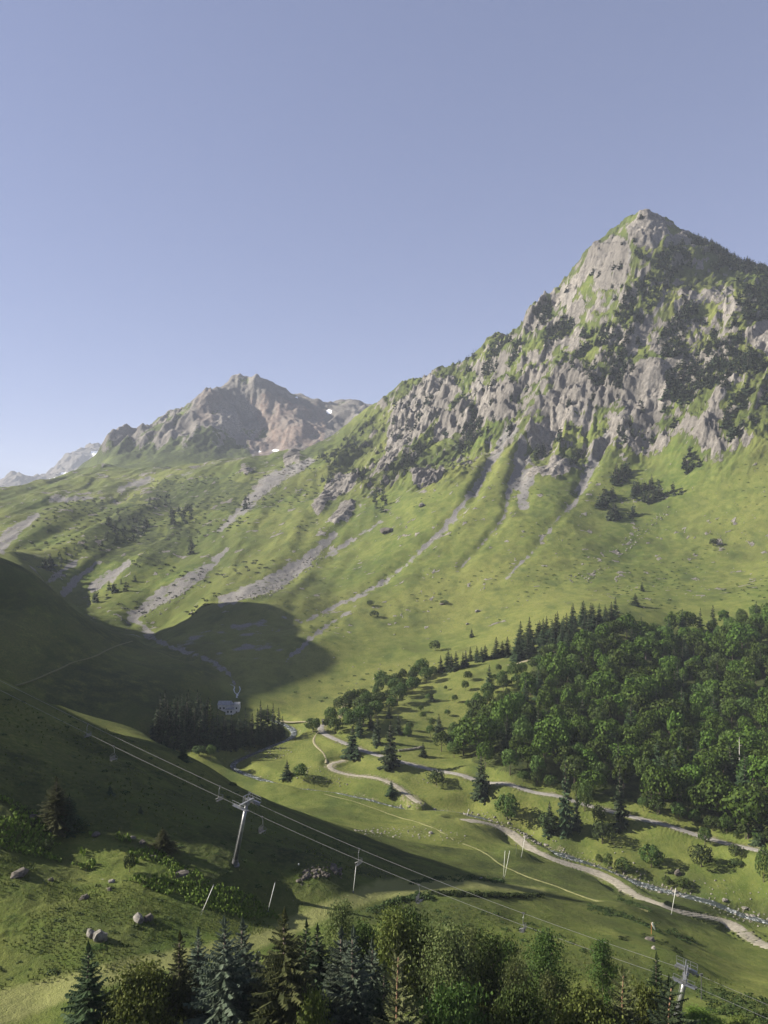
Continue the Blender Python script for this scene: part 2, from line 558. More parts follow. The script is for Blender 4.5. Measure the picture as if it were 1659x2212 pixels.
# soften a copy for displacement
def blur(a, k):
    ker = np.ones(2 * k + 1) / (2 * k + 1)
    for ax in (0, 1):
        p = np.pad(a, [(k, k) if i == ax else (0, 0) for i in range(2)], mode='edge')
        c = np.cumsum(p, axis=ax, dtype=np.float64)
        z = np.zeros_like(np.take(c, [0], axis=ax))
        c = np.concatenate([z, c], axis=ax)
        n = a.shape[ax]
        a = (np.take(c, np.arange(2 * k + 1, 2 * k + 1 + n), axis=ax) - np.take(c, np.arange(n), axis=ax)) / (2 * k + 1)
    return a
rock_s, upper_s = blur(rock, 3), blur(upper, 9)
mtn = upper_s
# across-slope (c) and down-slope (f) coordinates of the big face
cA, sA = 0.80, -0.60
GC, GF = GX * cA + GY * sA, -GX * sA * -1 + GY * cA
n_broad = fbm(GX / 190, GY / 190, 11, 4)
wx, wy = 38 * fbm(GX / 120, GY / 120, 15, 3), 38 * fbm(GX / 120, GY / 120, 16, 3)
n_rid = ridged((GC + wx) / 105, (GF + wy) / 190, 21, 4)
n_rid2 = ridged((GC + wx) / 34, (GF + wy) / 62, 41, 4)
n_fine = fbm(GX / 9, GY / 9, 61, 4)
n_mid = fbm(GX / 42, GY / 42, 71, 4)
far = sstep(380, 900, GY)
farleft = sstep(1100, 1500, GY) * (1 - upper_s)
ZN = Z0 * 1.15
crag = ridged((GC + wx) / 58, (ZN + wy) / 74, 43, 5)
crag2 = ridged((GC + 0.5 * wx + 0.35 * ZN) / 17, (ZN - 0.3 * GC) / 15, 47, 3)
rib = fbm((GX + 0.35 * wx) / 55, GY / 420, 95, 3)
ribz = sstep(620, 800, GY) * (1 - upper_s) * sstep(1050, 800, GU)
dZ = far * (1 - upper_s) * (2.8 * n_mid + 0.7 * n_fine + 4 * n_broad) + farleft * (10 * n_broad + 7 * (ridged(GX / 110, GY / 140, 91, 4) - 0.45))
dZ += ribz * 10 * rib
calm = 1 - 0.6 * sstep(1300, 1420, GY) * sstep(1180, 1260, GU)
dZ += upper_s * (calm * (30 * (n_rid - 0.45) + 24 * (crag - 0.45)) + 6 * (crag2 - 0.45) + 4.0 * n_fine + 4 * n_mid)
dZ += calm * rock_s * (9 * (crag - 0.3) + 6 * (crag2 - 0.4) + 5)
near = 1 - sstep(250, 520, GY)
hillw = near * sstep(0, 1, 1) 
dZ += near * (0.9 * fbm(GX / 26, GY / 26, 81, 3) + 0.35 * fbm(GX / 7, GY / 7, 83, 3)) + (1 - sstep(150, 260, GY)) * 0.22 * (ridged(GX / 2.6, GY / 2.6, 85, 3) - 0.4) * sstep(-15, 10, np.interp(GU, [0, 150, 300, 450, 600, 700, 900], [2105, 2050, 2040, 1995, 1960, 1925, 1890]) - (VH - FPX * Z0 / GY))
dZ += (1 - near) * (1 - far) * (1.2 * fbm(GX / 30, GY / 30, 87, 4))
Z = Z0 + dZ
for i, l in enumerate(SCREE):
    gm_ = line_mask([(a, b, w + 10) for a, b, w in l], 560, 2100, 5, 9, 320 + i)
    if l[0][0] == 316:
        Z -= 5.0 * blur(line_mask([(a, b, w + 16) for a, b, w in l], 470, 720, 4, 14, 340), 3)
    Z -= blur(gm_, 2) * np.clip(GY / 190, 2, 8) * (0.9 if i in (10, 11, 13, 16) else 0.45)
COLS = dict(rock=rock)

for (mu, mv, my0, my1, mh, mr) in ((1112, 1850, 240, 300, 2.6, 6.5), (1470, 2085, 118, 150, 1.3, 7.0), (1335, 1962, 185, 240, 1.2, 9.0)):
    jj_ = int(np.argmin(np.abs(GV[:, np.abs(s_cols - (mu - UC) / FPX).argmin()] - mv) + 1e3 * ((Y_rows < my0) | (Y_rows > my1))))
    my_ = Y_rows[jj_]
    mx_ = (mu - UC) / FPX * my_
    Z += mh * np.exp(-(((GX - mx_) / mr) ** 2 + ((GY - my_) / (mr * 0.8)) ** 2) ** 1.5)

def terr_interp(arr, x, y):
    x, y = np.atleast_1d(np.asarray(x, float)), np.atleast_1d(np.asarray(y, float))
    s = x / y
    fi = np.interp(s, s_cols, np.arange(len(s_cols)))
    fj = np.interp(y, Y_rows, np.arange(NR))
    i0 = np.clip(fi.astype(int), 0, len(s_cols) - 2)
    j0 = np.clip(fj.astype(int), 0, NR - 2)
    a, b = fi - i0, fj - j0
    return (arr[j0, i0] * (1 - a) + arr[j0, i0 + 1] * a) * (1 - b) + (arr[j0 + 1, i0] * (1 - a) + arr[j0 + 1, i0 + 1] * a) * b

def zt(x, y):
    return terr_interp(Z, x, y)

def hit(u, v, ymin=60, ymax=2500):
    """where the sight line through a picture point first meets the ground: world (x, y, z)"""
    s = (u - UC) / FPX
    e = (VH - v) / FPX
    fi = np.interp(s, s_cols, np.arange(len(s_cols)))
    i0 = min(int(fi), len(s_cols) - 2)
    a = fi - i0
    el = (Z[:, i0] * (1 - a) + Z[:, i0 + 1] * a) / Y_rows
    ok = (el >= e) & (Y_rows >= ymin) & (Y_rows <= ymax)
    j = int(np.argmax(ok))
    if not ok[j]:
        j = int(np.argmin(np.where((Y_rows >= ymin) & (Y_rows <= ymax), np.abs(el - e), 9)))
    if j > 0 and el[j - 1] < e <= el[j]:
        t = (e - el[j - 1]) / (el[j] - el[j - 1])
        y = Y_rows[j - 1] + t * (Y_rows[j] - Y_rows[j - 1])
    else:
        y = Y_rows[j]
    return (s * y, y, float(zt(s * y, y)[0]))

# --- ways and water: sampled paths on the ground
def catmull(p, step):
    p = [np.array(q, float) for q in p]
    p = [2 * p[0] - p[1]] + p + [2 * p[-1] - p[-2]]
    out = []
    for i in range(1, len(p) - 2):
        n = max(2, int(np.linalg.norm(p[i + 1] - p[i]) / step))
        for k in range(n):
            t = k / n
            out.append(0.5 * (2 * p[i] + (p[i + 1] - p[i - 1]) * t + (2 * p[i - 1] - 5 * p[i] + 4 * p[i + 1] - p[i + 2]) * t ** 2 + (3 * p[i] - p[i - 1] - 3 * p[i + 1] + p[i + 2]) * t ** 3))
    out.append(p[-2])
    return np.array(out)

def path_world(uv, ymin=60, ymax=2500, step=2.0, smooth=4):
    w = [hit(u, v, ymin, ymax)[:2] for u, v in uv]
    xy = catmull(w, step)
    for _ in range(3):
        q = np.pad(xy, ((4, 4), (0, 0)), mode='reflect', reflect_type='odd')
        xy = np.stack([np.convolve(q[:, k], np.ones(9) / 9, 'valid') for k in (0, 1)], 1)
    z = zt(xy[:, 0], xy[:, 1])
    for _ in range(smooth):
        z = np.convolve(np.pad(z, 2, mode='edge'), np.ones(5) / 5, 'valid')
    return np.c_[xy, z]

def press(path, half, shoulder, dz=0.0, ymax=1e9):
    """settle the ground to a path's level"""
    global Z
    x0, x1 = path[:, 0].min() - half - shoulder, path[:, 0].max() + half + shoulder
    y0, y1 = path[:, 1].min() - half - shoulder, path[:, 1].max() + half + shoulder
    sel = np.argwhere((GX > x0) & (GX < x1) & (GY > y0) & (GY < y1))
    for k in range(0, len(sel), 20000):
        jj, ii = sel[k:k + 20000].T
        d2 = (GX[jj, ii][:, None] - path[None, :, 0]) ** 2 + (GY[jj, ii][:, None] - path[None, :, 1]) ** 2
        m = d2.argmin(1)
        d = np.sqrt(d2[np.arange(len(m)), m])
        w = 1 - sstep(half, half + shoulder, d)
        Z[jj, ii] += w * (path[m, 2] + dz - Z[jj, ii])

ROAD = [(694,1566),(690,1578),(715,1594),(760,1611),(800,1626),(850,1643),(930,1660),(1000,1673),(1100,1692),(1200,1716),(1310,1749),(1380,1768),(1440,1782),(1520,1806),(1600,1828),(1670,1846)]
ROAD2 = [(1095,1436),(1130,1428),(1165,1418)]
ROAD3 = [(612,1556),(640,1558),(668,1558)]
TRACK_A = [(745,1643),(715,1645),(697,1652),(712,1665),(760,1674),(830,1684),(862,1700),(885,1722),(905,1735)]
TRACK_B = [(1000,1760),(1060,1782),(1110,1803),(1165,1838),(1250,1876),(1330,1908),(1420,1948),(1500,1975),(1580,2006),(1665,2044),(1740,2080)]
STREAM = [(585,1543),(610,1550),(640,1570),(610,1592),(540,1618),(495,1640),(560,1668),(640,1690),(720,1698),(800,1716),(900,1738),(1020,1757),(1075,1782),(1130,1803),(1190,1832),(1250,1852),(1330,1885),(1420,1912),(1540,1940),(1690,1975)]
p_road = path_world(ROAD, 240, 480, 1.5)
p_track_b = path_world(TRACK_B, 205, 340, 1.5, 14)
p_track_a = path_world(TRACK_A, 320, 420, 1.5)
p_stream = path_world(STREAM, 250, 560, 1.5, 6)
p_stream[:, 2] = np.minimum.accumulate(p_stream[:, 2] + 0.0)
us_ = UC + FPX * p_stream[:, 0] / p_stream[:, 1]
deep = np.where(p_stream[:, 1] < 350, np.interp(us_, [900, 985, 1020, 1330, 1370, 1460, 1520, 1580], [3.0, 2.4, 1.0, 1.0, 1.2, 1.6, 1.4, 1.0]), 3.0)
deep = np.convolve(np.pad(deep, 5, mode='edge'), np.ones(11) / 11, 'valid')
p_stream[:, 2] -= deep
press(p_stream, 2.2, 6.5, -0.3)
press(p_road, 3.2, 5.0)
press(p_track_b, 4.0, 6.0)
press(p_track_a, 2.2, 3.5)
# ------------------------------------------------------------------ ground colours as masks on the vertices
GV2 = VH - FPX * Z / GY
n_a = fbm(GX / 130, GY / 130, 201, 4)
n_b = fbm((GC + 0.4 * wx) / 26, (ZN + 0.4 * wy) / 30, 203, 5)
n_c = fbm(GX / 22, GY / 22, 205, 4)
gz_y, gz_x = np.gradient(Z)
dxs = np.gradient(GX, axis=1)
slope_x = gz_x / np.maximum(dxs, 1e-3)
dys = np.gradient(GY, axis=0)
slope_y = (gz_y - slope_x * np.gradient(GX, axis=0)) / np.maximum(dys, 1e-3)
slope = np.hypot(slope_x, slope_y)
scree = np.zeros(GU.shape, np.float32)
for i, l in enumerate(SCREE):
    k_ = (0.40 + 0.75 * fbm(GX / 16, GY / 16, 480, 3)) if l[0][0] in (395, 470) else 1.0
    scree = np.maximum(scree, k_ * line_mask(l, 490 if l[0][0] == 316 else 560, 2100, 6, 5, 300 + i, V=GV2))
heath = np.zeros(GU.shape, np.float32)
for i, c in enumerate(HEATH):
    heath = np.maximum(heath, poly_mask(c, 700, 2100, 10, 400 + i))
rock_sp = upper_s * sstep(0.24, 0.40, 0.9 * n_b + 0.4 * n_c + 0.42 * (slope - 1.15)) * 0.9
rock_sp = np.maximum(rock_sp, sstep(0.36, 0.5, n_c + 0.25 * n_a) * sstep(900, 1150, GY) * 0.8 * (GU < 760))
lowrock = sstep(0.42, 0.55, fbm(GX / 10, GY / 10, 207, 4) + 0.2 * n_c) * sstep(560, 700, GY) * 0.7
ROCK = np.clip(np.maximum.reduce([rock, rock_sp, lowrock]), 0, 1)
SCR = np.clip(scree * (0.75 + 0.5 * fbm(GX / 6, GY / 6, 209, 3)), 0, 1)
DRY = np.clip(0.58 + 0.8 * n_a + 0.4 * n_b, 0, 1)
PISTE = np.zeros(GU.shape, np.float32)
for l in ([(-20,2185,80),(120,2140,60),(300,2085,40),(450,2060,40),(600,2015,36),(700,1968,34),(800,1930,36),(900,1915,34),(1000,1908,20),(1170,1925,12)],
          [(820,1915,30),(1000,1905,16)]):
    PISTE = np.maximum(PISTE, line_mask(l, 80, 230, 5, 8, 510, V=GV2))
PISTE_ = PISTE
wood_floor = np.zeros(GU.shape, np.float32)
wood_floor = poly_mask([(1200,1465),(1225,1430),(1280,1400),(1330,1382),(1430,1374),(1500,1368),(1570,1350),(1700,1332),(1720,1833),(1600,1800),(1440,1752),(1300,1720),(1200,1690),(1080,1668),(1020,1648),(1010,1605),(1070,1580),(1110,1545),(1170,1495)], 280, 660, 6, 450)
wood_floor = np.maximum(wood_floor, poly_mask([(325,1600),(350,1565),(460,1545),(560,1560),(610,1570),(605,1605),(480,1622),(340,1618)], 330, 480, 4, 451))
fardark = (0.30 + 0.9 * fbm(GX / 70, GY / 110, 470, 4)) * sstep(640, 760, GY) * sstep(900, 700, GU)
left_hill = (0.75 + 0.5 * fbm(GX / 40, GY / 40, 475, 3)) * sstep(262, 300, GY) * sstep(640, 600, GY) * sstep(500, 440, GU) * (GV2 < 1620)  # heath tone on the left hill, painted darker to deepen its shade
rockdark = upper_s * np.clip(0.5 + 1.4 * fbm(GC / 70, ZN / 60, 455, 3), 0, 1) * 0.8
heath_and_shade = (0.65 + 0.5 * fbm(GX / 18, GY / 18, 460, 3)) * near * sstep(0, 18, GV2 - 1480) * (GY < 270) * sstep(-0.35, 0.25, (np.interp(GU, [0, 130, 260, 420, 560, 700], [1740, 1790, 1815, 1885, 1960, 2000]) - GV2) / 40) * (1 - PISTE_)  # brown heather plus shade painted into the colour, ending near the shadow edge
DARK = np.clip(np.maximum.reduce([heath, heath_and_shade, fardark, left_hill, wood_floor, rockdark,  0.9 * sstep(0.15, 0.5, n_c - 0.3 * n_a) * 0.5]), 0, 1)
# bare banks and rubble on the valley floor
EARTH = np.zeros(GU.shape, np.float32)
for l in ([(1195,1412,16),(1218,1400,14)], [(1260,1430,14),(1240,1420,10)], [(1330,1690,10),(1350,1700,10)]):
    EARTH = np.maximum(EARTH, line_mask(l, 100, 700, 4, 4, 500, V=GV2))
def dist_path(path, lim):
    d = np.full(GX.shape, 1e3)
    sel = np.argwhere((GX > path[:, 0].min() - lim) & (GX < path[:, 0].max() + lim) & (GY > path[:, 1].min() - lim) & (GY < path[:, 1].max() + lim))
    for k in range(0, len(sel), 20000):
        jj, ii = sel[k:k + 20000].T
        d2 = (GX[jj, ii][:, None] - path[None, :, 0]) ** 2 + (GY[jj, ii][:, None] - path[None, :, 1]) ** 2
        d[jj, ii] = np.sqrt(d2.min(1))
    return d
d_stream = dist_path(p_stream, 25)
BED = (1 - sstep(1.5, 6, d_stream + 5 * fbm(GX / 9, GY / 9, 520, 3)))
d_road = np.minimum(dist_path(p_road, 12), np.minimum(dist_path(p_track_a, 12), dist_path(p_track_b, 14)))
VERGE = 1 - sstep(2.6, 5.0, d_road + 1.5 * fbm(GX / 4, GY / 4, 530, 3))
NEARHILL = near * sstep(-15, 15, (GV2 - 1480)) * (GY < 275)
FERN = near * (GY < 190) * sstep(-0.1, 0.35, fbm(GX / 16, GY / 16, 540, 4)) * (1 - PISTE)

def earth_mat(name, seed_shift=0.0):
    t = NT(name)
    P = t.vec()
    a = t.attr("mask_a")
    sa = t.new("ShaderNodeSeparateColor")
    t.l.new(a.outputs["Color"], sa.inputs[0])
    b = t.attr("mask_b")
    sb = t.new("ShaderNodeSeparateColor")
    t.l.new(b.outputs["Color"], sb.inputs[0])
    rockm, screem, drym, darkm = sa.outputs[0], sa.outputs[1], sa.outputs[2], a.outputs["Alpha"]
    earthm, pistem, redm, snowm = sb.outputs[0], sb.outputs[1], sb.outputs[2], b.outputs["Alpha"]
    n1 = t.noise(0.9, 6, 0.7, P)
    n2 = t.noise(0.12, 6, 0.65, P)
    n3 = t.noise(0.017, 5, 0.6, P)
    n4 = t.noise(3.5, 3, 0.7, P)
    # grass
    g = t.mix(t.ramp(n2, 0.35, 0.68), (0.060, 0.088, 0.018), (0.114, 0.133, 0.034))
    g = t.mix(t.math('MULTIPLY', drym, t.ramp(n1, 0.25, 0.75)), g, (0.170, 0.166, 0.050))
    g = t.mix(t.ramp(n4, 0.52, 0.75, 0, 0.55), g, (0.030, 0.052, 0.012))
    n5 = t.noise(0.42, 4, 0.7, P)
    n6 = t.noise(0.05, 4, 0.65, t.vec((1, 0.35, 1)))
    g = t.mix(t.ramp(n6, 0.48, 0.72, 0, 0.65), g, (0.040, 0.062, 0.018))
    g = t.mix(t.ramp(n5, 0.60, 0.70, 0, 0.7), g, (0.030, 0.050, 0.014))
    g = t.mix(t.ramp(t.noise(0.7, 3, 0.6, P), 0.70, 0.78, 0, 0.7), g, (0.24, 0.225, 0.185))
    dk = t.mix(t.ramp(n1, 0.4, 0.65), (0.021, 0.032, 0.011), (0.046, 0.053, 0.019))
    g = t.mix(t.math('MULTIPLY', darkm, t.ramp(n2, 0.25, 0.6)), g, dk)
    g = t.mix(t.math('MULTIPLY', pistem, 0.85), g, t.mix(n1, (0.140, 0.156, 0.048), (0.205, 0.200, 0.086)))
    # rock
    vr = t.vec((1, 1, 0.7))
    r1 = t.noise(0.16, 8, 0.72, vr, 0.4)
    r2 = t.noise(0.035, 5, 0.6, vr)
    rk = t.mix(t.ramp(r1, 0.30, 0.70), (0.085, 0.078, 0.070), (0.290, 0.265, 0.235))
    rk = t.mix(t.ramp(r2, 0.45, 0.70, 0, 0.55), rk, (0.240, 0.225, 0.205))
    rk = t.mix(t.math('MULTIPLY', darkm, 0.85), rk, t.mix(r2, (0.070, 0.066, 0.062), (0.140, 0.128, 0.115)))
    rk = t.mix(t.math('MULTIPLY', redm, t.ramp(n2, 0.2, 0.7)), rk, (0.190, 0.115, 0.085))
    sc_ = t.mix(t.ramp(n1, 0.3, 0.75), (0.100, 0.096, 0.092), (0.215, 0.204, 0.194))
    sc_ = t.mix(t.math('MULTIPLY', redm, 0.7), sc_, (0.200, 0.130, 0.100))
    er = t.mix(n1, (0.130, 0.108, 0.075), (0.250, 0.220, 0.165))
    def edge(m, lo, hi, ns):
        return t.ramp(t.math('ADD', m, t.math('MULTIPLY', t.math('SUBTRACT', ns, 0.5), 0.9)), lo, hi)
    c = t.mix(edge(earthm, 0.45, 0.7, n1), g, er)
    c = t.mix(edge(screem, 0.34, 0.62, t.math('ADD', t.math('MULTIPLY', n1, 0.4), t.math('MULTIPLY', n2, 0.6))), c, sc_)
    rf = edge(rockm, 0.42, 0.60, n2)
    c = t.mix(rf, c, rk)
    c = t.mix(t.ramp(snowm, 0.45, 0.55), c, (0.85, 0.86, 0.88))
    hgt = t.math('ADD', t.math('MULTIPLY', n1, 0.60), t.math('MULTIPLY', n4, 0.22))
    hr = t.math('MULTIPLY', t.math('MULTIPLY', r1, rf), 5.0)
    bn = t.bump(t.math('ADD', hgt, hr), 0.8, 1.0)
    return t.fin(c, 0.95, bn, 0.08)

MAT_GROUND = earth_mat("meadow_and_rock")

def set_masks(me, A, B):
    for nm, arr in (("mask_a", A), ("mask_b", B)):
        at = me.color_attributes.new(nm, 'FLOAT_COLOR', 'POINT')
        at.data.foreach_set("color", arr.astype(np.float32).ravel())

zero = np.zeros(GU.shape, np.float32)
earth_all = np.clip(np.maximum.reduce([EARTH, BED * 0.5, VERGE * 0.55]), 0, 1)
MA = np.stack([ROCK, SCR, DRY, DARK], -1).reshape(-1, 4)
MB_ = np.stack([earth_all, PISTE, zero, zero], -1).reshape(-1, 4)
V = np.stack([GX, GY, Z], -1).reshape(-1, 3)
NCOL = len(s_cols)
idx = np.arange(NR * NCOL).reshape(NR, NCOL)
Q = np.stack([idx[:-1, :-1], idx[:-1, 1:], idx[1:, 1:], idx[1:, :-1]], -1)
# normals of the whole sheet, so that the pieces shade without a seam
tx = np.stack([np.gradient(GX, axis=1), np.gradient(GY, axis=1), np.gradient(Z, axis=1)], -1)
ty = np.stack([np.gradient(GX, axis=0), np.gradient(GY, axis=0), np.gradient(Z, axis=0)], -1)
NRM = np.cross(tx, ty)
NRM /= np.linalg.norm(NRM, axis=-1, keepdims=True)
NRM = NRM.reshape(-1, 3)
# which piece: hillside (near left), valley ground, mountain
ctrY = GY[:-1, :-1]
ctrU = GU[:-1, :-1]
lim_near = np.interp(ctrU, [0, 430, 740, 1100, 1400, 1700], [285, 290, 262, 222, 150, 120])
part = np.where(ctrY < lim_near, 0, np.where(ctrY < np.interp(ctrU, [0, 330, 500, 700, 1000, 1300, 1700], [300, 420, 520, 520, 470, 560, 620]), 1, 2))
left = (ctrU < 480) & (ctrY < np.interp(ctrU, [0, 180, 320, 420, 480], [600, 600, 600, 520, 470])) & (part > 0) & (ctrY > np.interp(ctrU, [0, 330, 480], [285, 400, 490]))
part = np.where(left, 3, part)
def sheet(name, k, label, cat):
    q = Q[part == k]
    used = np.unique(q)
    remap = np.full(NR * NCOL, -1)
    remap[used] = np.arange(len(used))
    me = mesh_from(name, V[used], remap[q], None, True)
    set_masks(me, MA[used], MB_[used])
    me.normals_split_custom_set_from_vertices(NRM[used].tolist())
    return tag(link_mesh(name, me, MAT_GROUND), label, cat, kind='structure')
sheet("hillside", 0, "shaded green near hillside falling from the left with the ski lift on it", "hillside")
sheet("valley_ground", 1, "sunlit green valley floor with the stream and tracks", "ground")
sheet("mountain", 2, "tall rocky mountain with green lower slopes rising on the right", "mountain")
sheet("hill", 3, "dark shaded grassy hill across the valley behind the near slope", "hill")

# ------------------------------------------------------------------ mountains farther off
def far_sheet(name, pts, worlds, srange, yrange, ns, nr, fn, label, cat):
    tp = TPS(*ctl(pts, worlds), lam=1e-6)
    s = np.linspace(*srange, ns)
    y = np.linspace(*yrange, nr)
    S, Y = np.meshgrid(s, y)
    e = tp(S, LK * np.log(Y))
    X, Zm = S * Y, e * Y
    dz, A, B = fn(X, Y, Zm, UC + FPX * S, VH - FPX * e)
    Zm = Zm + dz
    ii = np.arange(nr * ns).reshape(nr, ns)
    q = np.stack([ii[:-1, :-1], ii[:-1, 1:], ii[1:, 1:], ii[1:, :-1]], -1).reshape(-1, 4)
    me = mesh_from(name, np.stack([X, Y, Zm], -1).reshape(-1, 3), q, None, True)
    set_masks(me, A.reshape(-1, 4), B.reshape(-1, 4))
    return tag(link_mesh(name, me, MAT_GROUND), label, cat, kind='structure')

def mid_fn(X, Y, Zm, U, Vv):
    r1 = ridged(X / 210, Y / 420, 601, 5)
    r2 = ridged(X / 60, Y / 150, 603, 4)
    n = fbm(X / 90, Y / 90, 605, 5)
    up = sstep(1010, 930, Vv)
    dz = up * (62 * (r1 - 0.5) + 20 * (r2 - 0.45)) * np.where(U > 560, 0.6, 1.0) + 12 * n
    rk = np.clip(up * (0.85 + 0.6 * (r2 - 0.4)) + 0.35 * n, 0, 1)
    grass_top = poly_mask([(300,925),(345,900),(400,868),(440,850),(400,900),(340,940)], warp=6, seed=7, U=U, V=Vv, Y=Y)
    rk = np.clip(rk - 0.35 * grass_top, 0, 1)
    red = poly_mask([(540,860),(600,850),(640,865),(700,880),(705,960),(650,985),(540,990),(530,960),(560,920)], warp=9, seed=8, U=U, V=Vv, Y=Y)
    red2 = poly_mask([(425,865),(460,850),(480,860),(470,920),(430,925)], warp=8, seed=9, U=U, V=Vv, Y=Y) * 0.4
    red = np.clip(red * (0.75 + 0.9 * fbm(X / 30, Y / 120, 607, 3)) + red2, 0, 1)
    scr = np.clip(red * 0.5 + poly_mask([(540,940),(690,950),(650,990),(540,992)], warp=8, seed=12, U=U, V=Vv, Y=Y) * 0.7, 0, 1)
    sn = np.zeros(X.shape)
    for uu, vv, ru, rv in ((711, 889, 6, 5), (641, 858, 3, 2), (595, 973, 7, 2.2), (560, 976, 3, 1.5), (776, 905, 3, 2)):
        sn = np.maximum(sn, ((U - uu) / ru) ** 2 + ((VH - FPX * (Zm + dz) / Y - vv) / rv) ** 2 < 1)
    drk = np.clip(0.55 + 1.1 * n - 0.9 * (r1 - 0.5), 0, 1) * (1 - 0.6 * red)
    wd = poly_mask([(215,1012),(212,985),(240,945),(300,932),(345,962),(395,928),(440,928),(520,945),(545,965),(500,988),(420,988),(380,1018),(300,1022)], warp=14, seed=21, U=U, V=Vv, Y=Y) * (fbm(X / 45, Y / 60, 611, 3) > -0.18)
    rk, drk = rk * (1 - 0.85 * wd), np.clip(drk + wd, 0, 1)
    z = np.zeros(X.shape)
    return dz, np.stack([rk, scr, 0.3 + 0 * rk, drk], -1), np.stack([z, z, red * 0.65, sn], -1)

far_sheet("distant_mountain", [
 (180,1040,2500),(215,1000,2550),(240,948,2600),(300,928,2650),(340,907,2700),(400,872,2800),(430,852,2880),(460,837,2950),(490,827,3000),(512,818,3020),(530,822,3040),(550,815,3050),
 (580,828,3050),(610,842,3050),(650,860,3050),(690,876,3100),(720,862,3300),(765,853,3400),(800,868,3350),(850,880,3300),(900,890,3200),
 (470,880,2750),(455,930,2560),(440,970,2420),(530,880,2900),(540,930,2700),(560,980,2450),(600,900,2800),(640,930,2680),(680,960,2560),(620,985,2440),(720,930,2800),(700,900,2950),
 (300,980,2420),(350,960,2450),(250,1000,2350),(330,1010,2250),(450,1010,2250),(600,1010,2250),(750,1000,2350),(850,960,2600)],
 [(-1500,2300,60),(-1300,3400,150),(-500,3700,380),(0,3800,400),(300,3700,300),(400,2300,200),(-800,3400,200),(0,4200,100),(-1200,4200,0)],
 (-0.46, 0.12), (2150, 4000), 330, 420, mid_fn, "rugged grey and rust red mountain in the middle distance", "mountain")

def far_fn(X, Y, Zm, U, Vv):
    r1 = ridged(X / 520, Y / 900, 701, 5)
    r2 = ridged(X / 150, Y / 240, 703, 4)
    dz = 150 * (r1 - 0.5) + 50 * (r2 - 0.45)
    V2 = VH - FPX * (Zm + dz) / Y
    sn = np.zeros(X.shape)
    for uu, vv, ru, rv in ((213, 982, 15, 9), (200, 978, 6, 4), (165, 1024, 34, 5), (140, 1030, 20, 4), (118, 1034, 14, 3), (78, 1046, 10, 3), (185, 1014, 18, 3)):
        d = ((U - uu) / ru) ** 2 + ((V2 - vv) / rv) ** 2 + 0.7 * fbm(U / 5, V2 / 3, 705, 3)
        sn = np.maximum(sn, d < 0.9)
    z = np.zeros(X.shape)
    return dz, np.stack([z + 0.95, z, z, z + 1.0], -1), np.stack([z, z, z + 0.05, sn], -1)

far_sheet("snowy_mountain", [(-60,1050,6300),(0,1030,6300),(40,1012,6350),(65,1024,6400),(100,1026,6450),(130,1002,6600),(160,988,6700),(185,985,6800),(205,970,7400),(225,978,7400),(260,990,7400),(330,1000,7000),
 (0,1060,5800),(100,1060,5800),(200,1040,6000),(300,1050,6000),(190,1000,6600)],
 [(-3400,7600,200),(-2600,8600,300),(-1000,8600,300),(-3300,5400,100),(-1500,5400,150)],
 (-0.60, -0.26), (5300, 8400), 200, 260, far_fn, "hazy far peaks with patches of snow on the left skyline", "mountain")

# ------------------------------------------------------------------ haze
def haze():
    m = bpy.data.materials.new("haze_air")
    m.use_nodes = True
    n, l = m.node_tree.nodes, m.node_tree.links
    n.clear()
    out = n.new("ShaderNodeOutputMaterial")
    v = n.new("ShaderNodeVolumePrincipled")
    v.inputs["Color"].default_value = (0.80, 0.87, 1.0, 1)
    v.inputs["Density"].default_value = HAZE_D
    v.inputs["Anisotropy"].default_value = 0.0
    l.new(v.outputs[0], out.inputs["Volume"])
    b = MB()
    b.box((0, 4300, 268), (7600, 8900, 864))
    o = b.build("haze", m)
    tag(o, "thin blue haze filling the valley air", "haze", kind='stuff')
HAZE_D = 0.000068
haze()
# ------------------------------------------------------------------ materials for the things
def leaf_mat(name, col, col2, trans=0.25, rough=0.7, var=0.25, scale=0.6):
    t = NT(name)
    oi = t.new("ShaderNodeObjectInfo")
    P = t.vec()
    n = t.noise(scale, 3, 0.6, P)
    gi = t.new("ShaderNodeNewGeometry")
    f = t.math('ADD', t.math('MULTIPLY', n, 0.5), t.math('MULTIPLY', gi.outputs["Random Per Island"], 0.5))
    c = t.mix(t.ramp(f, 0.25, 0.75), col, col2)
    hs = t.new("ShaderNodeHueSaturation")
    t.l.new(t.ramp(oi.outputs["Random"], 0, 1, 1 - var, 1 + var), hs.inputs["Value"])
    t.l.new(t.math('ADD', t.math('MULTIPLY', oi.outputs["Random"], 0.03), 0.485), hs.inputs["Hue"])
    t.l.new(c, hs.inputs["Color"])
    t._in(t.bsdf.inputs["Base Color"], hs.outputs[0])
    t.bsdf.inputs["Roughness"].default_value = rough
    t.bsdf.inputs["Specular IOR Level"].default_value = 0.15
    tr = t.new("ShaderNodeBsdfTranslucent")
    t.l.new(hs.outputs[0], tr.inputs["Color"])
    mx = t.new("ShaderNodeMixShader")
    mx.inputs[0].default_value = trans
    t.l.new(t.bsdf.outputs[0], mx.inputs[1])
    t.l.new(tr.outputs[0], mx.inputs[2])
    t.l.new(mx.outputs[0], t.out.inputs["Surface"])
    return t.m

def plain(name, a, b, scale=2.0, rough=0.85, metal=0.0, spec=0.3, bump=0.0, detail=4):
    t = NT(name)
    P = t.vec()
    n = t.noise(scale, detail, 0.65, P)
    return t.fin(t.mix(t.ramp(n, 0.3, 0.7), a, b), rough, t.bump(n, bump, 0.3) if bump else None, spec, metal)

